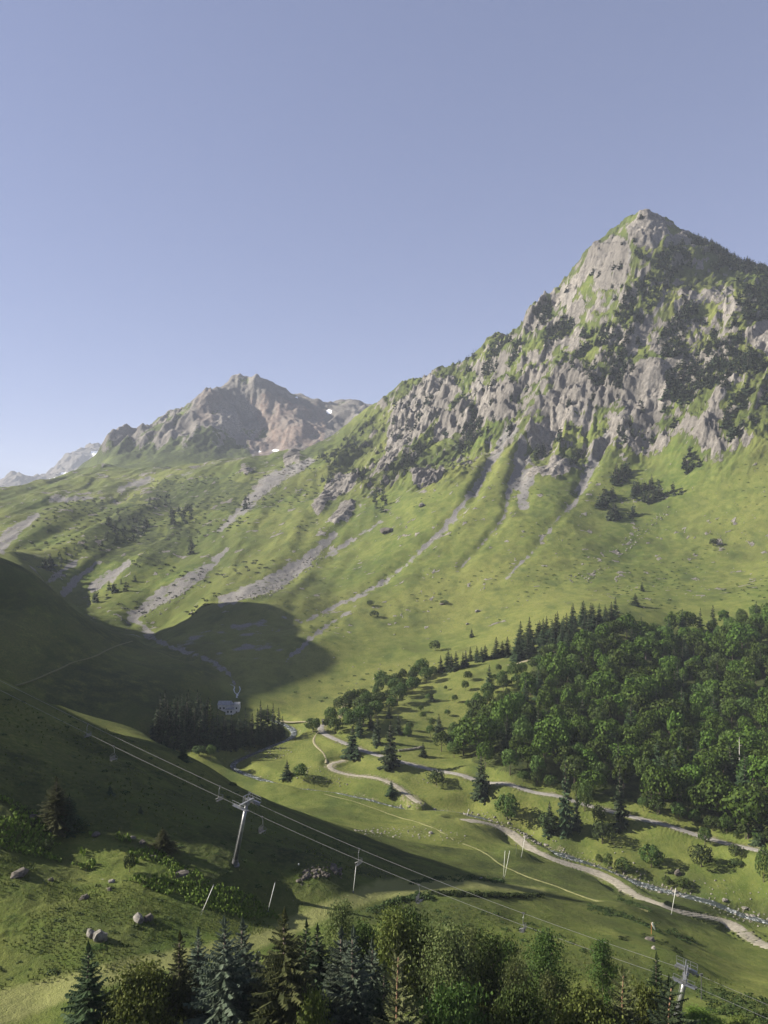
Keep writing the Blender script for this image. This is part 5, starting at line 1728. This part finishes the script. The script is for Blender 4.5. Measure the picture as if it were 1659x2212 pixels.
rubble("rubble", scr_pts, (0.4, 1.9), R0, M_STONE, "grey blocks lying on the scree of the slopes", 96)
gr = scatter([(500,1340),(760,1060),(900,1030),(1100,990),(1400,1000),(1670,1000),(1670,1310),(1330,1330),(1100,1390),(900,1460),(720,1540)], 480, 1150, 12, 97, 900)
rubble("rubble", gr[fbm(gr[:, 0] / 50, gr[:, 1] / 50, 971, 3) > 0.1], (0.25, 1.1), R0, M_STONEW, "small pale stones dotted over the sunny slope", 98)

# low stone wall above the road
w0 = [hit(u, v, 330, 480)[:2] for u, v in ((862,1623),(880,1621),(900,1618),(912,1615))]
wp = catmull(w0, 0.8)
o = empty("stone_wall", (wp[0, 0], wp[0, 1], float(zt(*wp[0])[0])))
tag(o, "low pale dry stone wall on the bank above the road", "wall")
for i, p in enumerate(wp[::1]):
    for k in range(2):
        c = bpy.data.objects.new("stone", R0[(i + k) % 4])
        COL.objects.link(c)
        c.parent = o
        s = rk.uniform(0.42, 0.62)
        c.location = (p[0] - wp[0, 0] + rk.uniform(-.1, .1), p[1] - wp[0, 1], float(zt(*p)[0]) - o.location.z + 0.25 + 0.5 * k)
        c.scale = (s * 1.1, s, s * 0.8)
        c.rotation_euler = (0, 0, rk.random() * 6.28)

# ------------------------------------------------------------------ chairlift
def W(u, v, Y):
    return Vector(((u - UC) / FPX * Y, Y, (VH - v) / FPX * Y))
C1, C2 = W(533, 1737, 147), W(1481, 2108, 113)
C0 = Vector((-140, 202, -19.5))
C3 = Vector((135, 69, -84))
dirh = (C2 - C1)
dirh.z = 0
dirh.normalize()
perp = Vector((-dirh.y, dirh.x, 0))       # points away from the camera
if perp.y < 0:
    perp = -perp
GA = 1.75
def span(a, b, sag, n=24):
    return [a.lerp(b, t) - Vector((0, 0, sag * 4 * t * (1 - t))) for t in np.linspace(0, 1, n)]
def cable_pts(side):
    o = perp * (GA * side)
    return span(C0 + o, C1 + o, 0.9, 40)[:-1] + span(C1 + o, C2 + o, 1.3, 30)[:-1] + span(C2 + o, C3 + o, 0.8, 20)
for side, lab in ((-1, "near haul cable of the chairlift running down across the slope"), (1, "far haul cable of the chairlift parallel to the near one")):
    m = MB()
    m.tube(cable_pts(side), 0.025, 6, False)
    tag(m.build("haul_cable", M_CABLE, smooth=True), lab, "cable", "haul cables of the chairlift")

def pylon(Ctop, base, label, extra_mast=False):
    o = empty("lift_tower", base)
    tag(o, label, "lift tower")
    up = (Ctop - base)
    L = up.length
    ax = up.normalized()
    Rm = Matrix((dirh, perp, Vector((0, 0, 1)))).transposed()
    def loc(p):     # point in tower frame (along, across, up) about the cable centre
        return Rm @ Vector(p) + (Ctop - base)
    m = MB()
    m.tube([ax * -0.3, ax * 0.9], [0.62, 0.55], 18)
    m.tube([ax * -0.35, ax * 0.02], [0.95, 0.95], 20)
    m.build("base", M_STEEL, o)
    m = MB()
    m.tube([ax * 0.85, ax * (L * 0.5), ax * (L - 0.25)], [0.43, 0.37, 0.31], 20)
    m.build("mast", M_GALV, o, True)
    m = MB()
    off = dirh * 0.55
    for s in (-0.18, 0.18):
        m.tube([ax * 0.9 - off + perp * s, ax * (L - 0.4) - off * 0.8 + perp * s], 0.025, 5)
    for i in range(int(L / 0.4)):
        c = ax * (0.9 + i * 0.4) - off * (1 - 0.2 * i * 0.4 / L)
        m.tube([c + perp * -0.18, c + perp * 0.18], 0.018, 4)
    m.build("ladder", M_GALV, o)
    m = MB()
    m.box(loc((0, 0, 0.35)), (0.42, 2 * GA + 0.9, 0.38), Rm)
    m.box(loc((0, 0, 0.05)), (0.8, 0.8, 0.5), Rm)
    m.build("crossarm", M_GALV, o)
    slope = (C2 - C0)
    tz = slope.z / math.hypot(slope.x, slope.y)
    for s in (-1, 1):
        sm = MB()
        for k in range(6):
            a = -1.5 + 0.6 * k
            c = loc((a, s * GA, -0.20 + tz * a))
            sm.tube([c - perp * 0.07, c + perp * 0.07], 0.22, 12)
        f = sm.build("sheave_train", M_STEEL, o)
        bm_ = MB()
        d3 = Vector((1, 0, tz)).normalized()
        r3 = Rm @ Matrix.Rotation(-math.atan(tz), 3, 'Y')
        bm_.box(loc((0, s * (GA - 0.15), -0.05)), (3.4, 0.05, 0.16), r3)
        bm_.box(loc((0, s * (GA + 0.15), -0.05)), (3.4, 0.05, 0.16), r3)
        bm_.box(loc((0, s * GA, 0.15)), (0.3, 0.36, 0.5), Rm)
        bm_.build("rocker_beam", M_GALV, f)
        g = MB()
        # work platform with railing beside the sheaves
        g.box(loc((0, s * (GA + 0.62), 0.0)), (3.0, 0.5, 0.05), r3)
        for a in (-1.45, -0.5, 0.5, 1.45):
            g.tube([loc((a, s * (GA + 0.85), tz * a)), loc((a, s * (GA + 0.85), 1.05 + tz * a))], 0.028, 5)
        for hh in (0.55, 1.05):
            g.tube([loc((-1.45, s * (GA + 0.85), hh - 1.45 * tz)), loc((1.45, s * (GA + 0.85), hh + 1.45 * tz))], 0.028, 5)
        g.build("work_platform", M_GALV, o)
    m = MB()
    # lifting frame above the arm
    for s in (-0.55, 0.55):
        m.tube([loc((0, s, 0.4)), loc((0, s * 0.8, 1.75))], 0.07, 7)
    m.tube([loc((0, -1.15, 1.75)), loc((0, 1.15, 1.75))], 0.08, 7)
    for s in (-1.05, 1.05):
        m.tube([loc((0, s, 1.75)), loc((0, s * 1.15, 0.5))], 0.045, 5)
    m.build("lifting_frame", M_GALV, o)
    return o
b1 = W(507, 1862, 149)
b1.z = float(zt(b1.x, b1.y)[0])
pylon(C1, b1, "tall grey tubular chairlift tower on the shaded slope")
b2 = W(1464, 2280, 113.5)
b2.z = float(zt(b2.x, b2.y)[0])
pylon(C2, b2, "grey chairlift tower rising behind the foreground trees at right")

def chair_proto(at, label, first=None):
    if first is not None:
        r = first.copy()
        COL.objects.link(r)
        for ch in first.children:
            c = ch.copy()
            COL.objects.link(c)
            c.parent = r
            for g in ch.children:
                d = g.copy()
                COL.objects.link(d)
                d.parent = c
    else:
        r = empty("lift_chair", (0, 0, 0))
        m = MB()
        m.tube([(0, 0, 0.12), (0, 0, -0.25), (0, 0.28, -0.6), (0, 0.28, -1.5)], 0.045, 6)
        h = m.build("hanger", M_GALV, r)
        m = MB()
        m.box((0, 0, 0.02), (0.5, 0.14, 0.2))
        m.build("grip", M_STEEL, h)
        m = MB()
        for s in (-0.75, 0.75):
            m.tube([(0, 0.28, -1.45), (-0.1, s * 0.5 + 0.14, -1.6), (-0.25, s, -1.85), (-0.22, s, -2.75), (0.38, s, -2.85)], 0.035, 5)
        m.tube([(-0.25, -0.75, -1.95), (-0.25, 0.75, -1.95)], 0.03, 5)
        m.build("frame", M_STEEL, r)
        m = MB()
        for k in range(4):
            m.box((-0.15 + 0.15 * k, 0, -2.72), (0.11, 1.45, 0.05))
        m.build("seat", M_STEEL, r)
        m = MB()
        for k in range(4):
            m.box((-0.27, 0, -2.62 + 0.16 * k), (0.05, 1.45, 0.10))
        m.build("backrest", M_STEEL, r)
        m = MB()
        m.tube([(-0.2, -0.72, -2.0), (0.5, -0.7, -2.35), (0.55, -0.7, -2.5), (0.55, 0.7, -2.5), (0.5, 0.7, -2.35), (-0.2, 0.72, -2.0)], 0.028, 5)
        m.tube([(0.55, -0.35, -2.5), (0.6, -0.35, -3.0), (0.6, 0.35, -3.0), (0.55, 0.35, -2.5)], 0.024, 5)
        m.build("safety_bar", M_STEEL, r)
    r.location = at
    return tag(r, label, "chairlift seat", "chairs on the lift cables")
def on_cable(u, side):
    pts = cable_pts(side)
    us = [UC + FPX * p.x / p.y for p in pts]
    for i in range(len(us) - 1):
        if us[i] <= u < us[i + 1]:
            return pts[i].lerp(pts[i + 1], (u - us[i]) / (us[i + 1] - us[i]))
CH = [(190, 1, "empty lift chair hanging highest up at the left"), (245, -1, "empty lift chair second down the cable from the upper left"), (475, 1, "empty lift chair just left of the tall lift tower"),
      (566, -1, "empty lift chair hanging just right of the tall lift tower"), (776, 1, "empty lift chair above the upright white pole at centre"), (905, -1, "empty lift chair hanging low over the piste edge"), (1131, 1, "empty lift chair over the meadow right of centre")]
first = None
for u, side, lab in CH:
    c = chair_proto(on_cable(u, side), lab, first)
    rzc = math.atan2(dirh.y, dirh.x) + (math.pi if side > 0 else 0)
    c.rotation_euler = (0, 0, rzc)
    first = first or c

# ------------------------------------------------------------------ poles, windsock, posts
def lance(u0, v0, u1, v1, y0, y1, label, rad=0.055, tripod=True, base_dx=0):
    x, y, z = hit(u0, v0, y0, y1)
    o = empty("snow_lance", (x, y, z))
    tag(o, label, "pole", "snow making poles")
    top = W(u1, v1, y) - Vector((x, y, z))
    low = top.normalized() * (0.9 if tripod else 0.0)
    m = MB()
    m.tube([low * 1.0 - top.normalized() * 0.2, top * 0.5, top], [rad * 1.25, rad, rad * 0.8], 8)
    p = m.build("pole", M_WHITE, o, True)
    m = MB()
    m.tube([top, top + top.normalized() * 0.18], rad * 1.5, 8)
    m.build("nozzle", M_STEEL, p)
    m = MB()
    if tripod:
        for k in range(3):
            a = k * 2.1 + 0.5
            m.tube([low, (0.55 * math.cos(a), 0.55 * math.sin(a), -0.15)], 0.035, 5)
    else:
        m.tube([(0, 0, -0.3), (0, 0, 0.35)], 0.16, 8)
    m.build("stand", M_STEEL, o)
    return o
lance(435, 1974, 461, 1913, 110, 145, "white pole leaning far right above the foreground boulders")
lance(577, 1976, 594, 1907, 115, 160, "white leaning pole on the shaded edge of the piste")
lance(763, 1928, 769, 1871, 140, 185, "nearly upright white pole under a lift chair", tripod=False)
lance(1087, 1898, 1091, 1838, 190, 250, "left of the two thin poles standing together in the meadow", 0.06)
lance(1089, 1899, 1101, 1838, 190, 250, "right of the two thin poles standing together in the meadow", 0.06)
lance(1126, 1852, 1134, 1806, 250, 310, "thin pole just behind the stony track and the earth mound", 0.06, False)
lance(1450, 1976, 1460, 1918, 200, 260, "tall white pole standing alone beside the stony track", 0.07, False)
lance(1009, 1764, 1012, 1748, 290, 345, "very short white marker pole where the track starts", 0.07, False)

def post(u, vb, vt, y0, y1, label, mat, head=None, rad=0.05):
    x, y, z = hit(u, vb, y0, y1)
    h = (vb - vt) / FPX * y
    o = empty("marker_post", (x, y, z))
    tag(o, label, "post")
    m = MB()
    m.tube([(0, 0, -0.2), (0, 0, h)], rad, 6)
    m.build("shaft", mat, o)
    m = MB()
    m.box((0, 0, h), (0.35, 0.3, 0.3) if head is None else head)
    m.build("head", M_WHITE if mat is not M_STEEL else M_STEEL, o)
    return o
post(645, 1882, 1867, 140, 200, "little green post with a white head on the shaded slope", M_BUSH, (0.2, 0.2, 0.25), 0.03)
post(1115, 1846, 1825, 240, 310, "thin dark post beside the earth mound by the track", M_STEEL)
post(1515, 2160, 2106, 105, 135, "thin dark post with a bracket right of the lower tower", M_STEEL, (0.45, 0.2, 0.35), 0.06)

x, y, z = hit(1407, 2018, 140, 180)
o = empty("windsock", (x, y, z))
tag(o, "white drooping windsock on a thin orange mast in the meadow", "windsock")
hh = 25 / FPX * y
m = MB()
m.tube([(0, 0, -0.2), (0, 0, hh)], 0.045, 7)
m.build("mast", M_ORANGE, o)
m = MB()
m.tube([(0.12, 0, hh - 0.05), (0.35, 0, hh - 0.55), (0.62, 0, hh - 1.15), (0.80, 0.0, hh - 1.6)], [0.24, 0.21, 0.16, 0.11], 10, False)
m.build("sock", M_WHITE, o, True)
m = MB()
m.tube([(0, 0, hh - 0.03), (0.12, 0, hh - 0.03)], 0.03, 6)
m.build("bracket", M_STEEL, o)

# ------------------------------------------------------------------ pale building by the waterfall
hx, hy, hz = hit(497, 1538, 430, 500)
hb = empty("stone_house", (hx, hy, hz))
tag(hb, "pale walled building with grey roofs among the spruces", "building")
px = hy / FPX      # metres per picture unit here
def HU(u):
    return (u - 497) * px
def gable(m, x0, x1, y0, y1, z0, zr, over=0.35):
    xm = (x0 + x1) / 2
    vs = [(x0, y0 - over, z0), (x1, y0 - over, z0), (x1, y1 + over, z0), (x0, y1 + over, z0), (x0 - over, (y0 + y1) / 2, zr), (x1 + over, (y0 + y1) / 2, zr)]
    vs[0] = (x0 - over, y0 - over, z0)
    vs[3] = (x0 - over, y1 + over, z0)
    vs[1] = (x1 + over, y0 - over, z0)
    vs[2] = (x1 + over, y1 + over, z0)
    m.add(vs, [(0, 1, 5, 4), (2, 3, 4, 5), (0, 3, 2, 1)], [(0, 4, 3), (1, 2, 5)])
m = MB()
m.box(((HU(471) + HU(497)) / 2, 3, 1.9), (HU(497) - HU(471), 7, 4.8))
m.build("wall", M_WALL, hb)
m = MB()
gable(m, HU(471), HU(497), -0.5, 6.5, 4.3, 6.2)
m.build("roof", M_ROOF, hb)
m = MB()
ring = [(HU(495) + 2.6 * math.cos(a), 2.6 + 2.6 * math.sin(a)) for a in np.linspace(0, 2 * math.pi, 25)[:-1]]
m.tube([(HU(495), 2.2, -1), (HU(495), 2.2, 4.2)], 2.6, 24)
m.build("apse", M_WALL, hb)
m = MB()
m.tube([(HU(495), 2.2, 4.21), (HU(495), 2.2, 4.9), (HU(495), 2.2, 5.3), (HU(495), 2.2, 5.5)], [2.85, 2.2, 1.2, 0.1], 24)
m.build("apse_roof", M_ROOF, hb)
m = MB()
m.box(((HU(490) + HU(508)) / 2, -1.6, 0.8), (HU(508) - HU(490), 4.2, 3.2))
m.build("annex", M_WALL, hb)
m = MB()
m.box(((HU(490) + HU(508)) / 2, -1.6, 2.5), (HU(508) - HU(490) + 0.3, 4.6, 0.22))
m.build("annex_roof", M_ROOF, hb)
m = MB()
m.box(((HU(508) + HU(519)) / 2, -1.2, 2.0), (HU(519) - HU(508), 3.8, 6.4))
m.build("tower", M_WALL, hb)
m = MB()
gable(m, HU(508), HU(519), -3.1, 0.7, 5.2, 6.4, 0.25)
m.build("tower_roof", M_ROOF, hb)
for wx_, wy_, wz_, ww, wh in ((HU(476), -0.5, 2.4, 0.7, 1.0), (HU(484), -0.5, 2.4, 0.7, 1.0), (HU(495), -3.7, 1.0, 0.8, 1.0), (HU(502), -3.7, 1.0, 0.8, 1.0), (HU(513), -3.1, 3.0, 0.7, 0.9)):
    m = MB()
    m.box((wx_, wy_ - 0.02, wz_), (ww + 0.2, 0.06, wh + 0.2))
    f = m.build("window", M_WOOD, hb)
    m = MB()
    m.box((wx_, wy_ - 0.06, wz_), (ww, 0.05, wh))
    m.build("pane", M_GLASS, f)
m = MB()
m.box((HU(513), -3.12, 0.1), (1.0, 0.08, 2.0))
m.build("door", M_WOOD, hb)

# waterfall above the building: white strands lying on the rock step
m = MB()
for strand, w_ in (([(507,1484),(505,1490),(507,1496),(511,1500)], 0.40), ([(517,1483),(519,1489),(517,1495),(513,1500)], 0.40), ([(512,1499),(513,1502),(511,1505),(512,1508)], 0.7), ([(498,1479),(503,1481),(507,1484)], 0.30)):
    pts_ = [Vector(hit(u, v, 455, 560)) for u, v in strand]
    vs, q = [], []
    for i, p in enumerate(pts_):
        for k in (-1, -0.35, 0.35, 1):
            vs.append((p.x + k * w_ * (0.8 + 0.25 * math.sin(i * 2.1)), p.y - 0.15 * (1 - k * k), p.z + 0.12 + 0.12 * (1 - k * k)))
    for i in range(len(pts_) - 1):
        for k in range(3):
            q.append((i * 4 + k, i * 4 + k + 1, i * 4 + k + 5, i * 4 + k + 4))
    m.add(vs, q)
t = NT("white_water")
n1 = t.noise(1.2, 4, 0.7, t.vec((1, 1, 0.3)))
M_FALL = t.fin(t.mix(t.ramp(n1, 0.35, 0.6), (0.12, 0.14, 0.15), (0.46, 0.48, 0.50)), 0.5)
tag(m.build("waterfall", M_FALL, smooth=True), "small white forked waterfall behind the pale building", "waterfall", kind='structure')

# little road bridge at the bend
bx, by, bz = hit(703, 1564, 400, 480)
o = empty("stone_bridge", (bx, by, bz))
tag(o, "small grey stone bridge where the lane meets the stream", "bridge")
m = MB()
m.box((-1.2, 0, 0.5), (1.2, 3.2, 2.2))
m.box((1.2, 0, 0.5), (1.2, 3.2, 2.2))
m.build("abutment", M_STONEW, o)
m = MB()
m.box((0, 0, 1.75), (4.2, 3.4, 0.35))
m.build("deck", M_CONC, o)
for s in (-1, 1):
    m = MB()
    m.box((0, s * 1.55, 2.2), (4.2, 0.3, 0.6))
    m.build("parapet", M_STONEW, o)

# ------------------------------------------------------------------ bracken and tufts near by
def tufts(name, pts, n_blade, hr, wr, mat, label, seed, flat=0.5):
    rg_ = np.random.default_rng(seed)
    pts = np.asarray(pts)
    n = len(pts)
    a = rg_.random((n, n_blade)) * 6.28
    h = (hr[0] + (hr[1] - hr[0]) * rg_.random((n, 1))) * (0.7 + 0.6 * rg_.random((n, n_blade)))
    w = (wr[0] + (wr[1] - wr[0]) * rg_.random((n, 1))) * np.ones((n, n_blade))
    dx, dy = np.cos(a), np.sin(a)
    b = pts[:, None, :] + np.stack([dx * w * 0.15, dy * w * 0.15, 0 * a - 0.05], -1)
    tip = pts[:, None, :] + np.stack([dx * w, dy * w, h * (1 - flat)], -1)
    mid = pts[:, None, :] + np.stack([dx * w * 0.5, dy * w * 0.5, h], -1)
    sd = np.stack([-dy, dx, 0 * a], -1) * (w * 0.28)[..., None]
    v = np.stack([b, mid + sd, tip, mid - sd], 2).reshape(-1, 3)
    me = mesh_from(name, v, np.arange(len(v)).reshape(-1, 4), None, False)
    return tag(link_mesh(name, me, mat), label, "ferns" if "bracken" in name else "grass", kind='stuff')
fern_poly = [(-20,1715),(130,1780),(260,1806),(420,1878),(560,1950),(600,1985),(520,1985),(420,1955),(280,1905),(160,1872),(-20,1830)]
fp = scatter(fern_poly, 95, 190, 0.68, 801, 9000, 200000)
fp = fp[fbm(fp[:, 0] / 9, fp[:, 1] / 9, 802, 3) > -0.22]
tufts("bracken", fp, 6, (0.45, 0.85), (0.45, 0.75), M_FERN, "bright green bracken ferns along the sunlit slope edge", 803)
g_poly = [(-20,1800),(160,1860),(300,1900),(460,1960),(640,1990),(560,2020),(400,2060),(200,2110),(-20,2140)]
gp = scatter(g_poly, 88, 150, 0.6, 804, 11500, 220000)
gp = gp[fbm(gp[:, 0] / 7, gp[:, 1] / 7, 805, 3) > -0.15]
tufts("grass", gp, 6, (0.16, 0.42), (0.12, 0.28), M_TUFT, "rough tufted grass on the foreground bank at left", 806)
k_poly = [(760,1990),(900,1955),(1050,1960),(1200,2010),(1400,2080),(1670,2150),(1670,2220),(1300,2200),(1000,2150),(760,2060)]
kp = scatter(k_poly, 98, 170, 1.1, 807, 6000, 140000)
kp = kp[fbm(kp[:, 0] / 8, kp[:, 1] / 8, 808, 3) > -0.05]
tufts("grass", kp, 6, (0.16, 0.42), (0.14, 0.34), M_TUFT, "rough grass and weeds on the knoll behind the foreground trees", 809)

tp_ = scatter([(-20,1500),(130,1535),(380,1640),(560,1730),(760,1830),(960,1895),(700,1900),(560,1950),(420,1880),(260,1806),(-20,1715)], 110, 265, 1.8, 830, 7000, 160000)
tp_ = tp_[fbm(tp_[:, 0] / 11, tp_[:, 1] / 11, 831, 3) > -0.12]
tufts("grass", tp_, 6, (0.15, 0.45), (0.2, 0.5), M_TUFT, "coarse grass tufts over the shaded slope around the lift tower", 832)
dk = scatter([(-20,1800),(160,1850),(300,1895),(460,1960),(560,2000),(400,2050),(200,2090),(-20,2120)], 88, 160, 2.6, 820, 500, 60000)
dk = dk[fbm(dk[:, 0] / 8, dk[:, 1] / 8, 821, 3) > 0.08]
scrub("bilberry_scrub", dk, (0.22, 0.55), (0.35, 0.95), M_BUSH, "low dark bilberry clumps on the foreground bank at left", 74)
dk = scatter([(760,2000),(900,1960),(1040,1965),(1200,2015),(1300,2080),(1100,2090),(900,2060)], 98, 175, 2.6, 822, 400, 60000)
scrub("bilberry_scrub", dk[fbm(dk[:, 0] / 8, dk[:, 1] / 8, 823, 3) > 0.0], (0.3, 0.7), (0.4, 1.1), M_BUSH, "low dark scrub on the knoll below the piste", 75)
dk = scatter([(1500,2130),(1670,2160),(1670,2215),(1540,2190)], 95, 140, 1.6, 824, 300, 60000)
scrub("bilberry_scrub", dk, (0.3, 0.8), (0.4, 1.1), M_BUSH, "dark scrub in the bottom right corner below the tower", 76)

def strip_uv(uv, y0, y1, n, spread, seed):
    rg_ = random.Random(seed)
    out = []
    for _ in range(n):
        i = rg_.randrange(len(uv) - 1)
        t_ = rg_.random()
        u = uv[i][0] + (uv[i + 1][0] - uv[i][0]) * t_
        v = uv[i][1] + (uv[i + 1][1] - uv[i][1]) * t_ + rg_.gauss(0, spread)
        out.append(hit(u, v, y0, y1))
    return out
ln = strip_uv([(930, 1930), (1000, 1934), (1080, 1937), (1175, 1936)], 150, 230, 170, 1.6, 840)
scrub("heather_scrub", ln, (0.4, 0.9), (0.5, 1.1), M_BUSH, "dark heathery edge of the flat terrace below the piste", 77)
ln = strip_uv([(880, 1912), (960, 1898), (1040, 1900), (1085, 1905)], 150, 240, 90, 3.0, 841)
scrub("heather_scrub", ln, (0.4, 0.8), (0.5, 1.2), M_BUSH, "dark heather on the bank just above the terrace", 78)
ln = strip_uv([(1272, 1958), (1320, 1972), (1365, 1985), (1420, 2010), (1500, 2035)], 140, 230, 120, 4.0, 842)
ln += strip_uv([(1337, 1942), (1375, 1955), (1405, 1970)], 180, 250, 40, 2.0, 843)
scrub("heather_scrub", ln, (0.3, 0.7), (0.5, 1.1), M_BUSH, "dark heathery streak slanting down the right meadow", 79)
ln = strip_uv([(800, 1965), (850, 1950), (900, 1938), (930, 1940)], 140, 200, 60, 3.0, 844)
scrub("heather_scrub", ln, (0.4, 0.9), (0.5, 1.2), M_BUSH, "dark scrub under the outer edge of the piste", 80)
ln = strip_uv([(640, 1905), (680, 1885), (720, 1878), (740, 1885)], 140, 200, 110, 7.0, 845)
rubble("rubble", ln, (0.15, 0.7), ROCKD, M_STONED, "dark broken stones on the shaded bank above the piste", 846)
ln = strip_uv([(1330, 2030), (1400, 2022), (1440, 2040), (1470, 2062)], 120, 180, 40, 3.0, 847)
scrub("heather_scrub", ln, (0.25, 0.5), (0.4, 0.8), M_BUSH, "thin dark scrub round the slab on the meadow", 81)

print("triangles", sum(len(me.loop_triangles) if me.loop_triangles else sum(len(p.vertices) - 2 for p in me.polygons) for me in bpy.data.meshes if me.users))
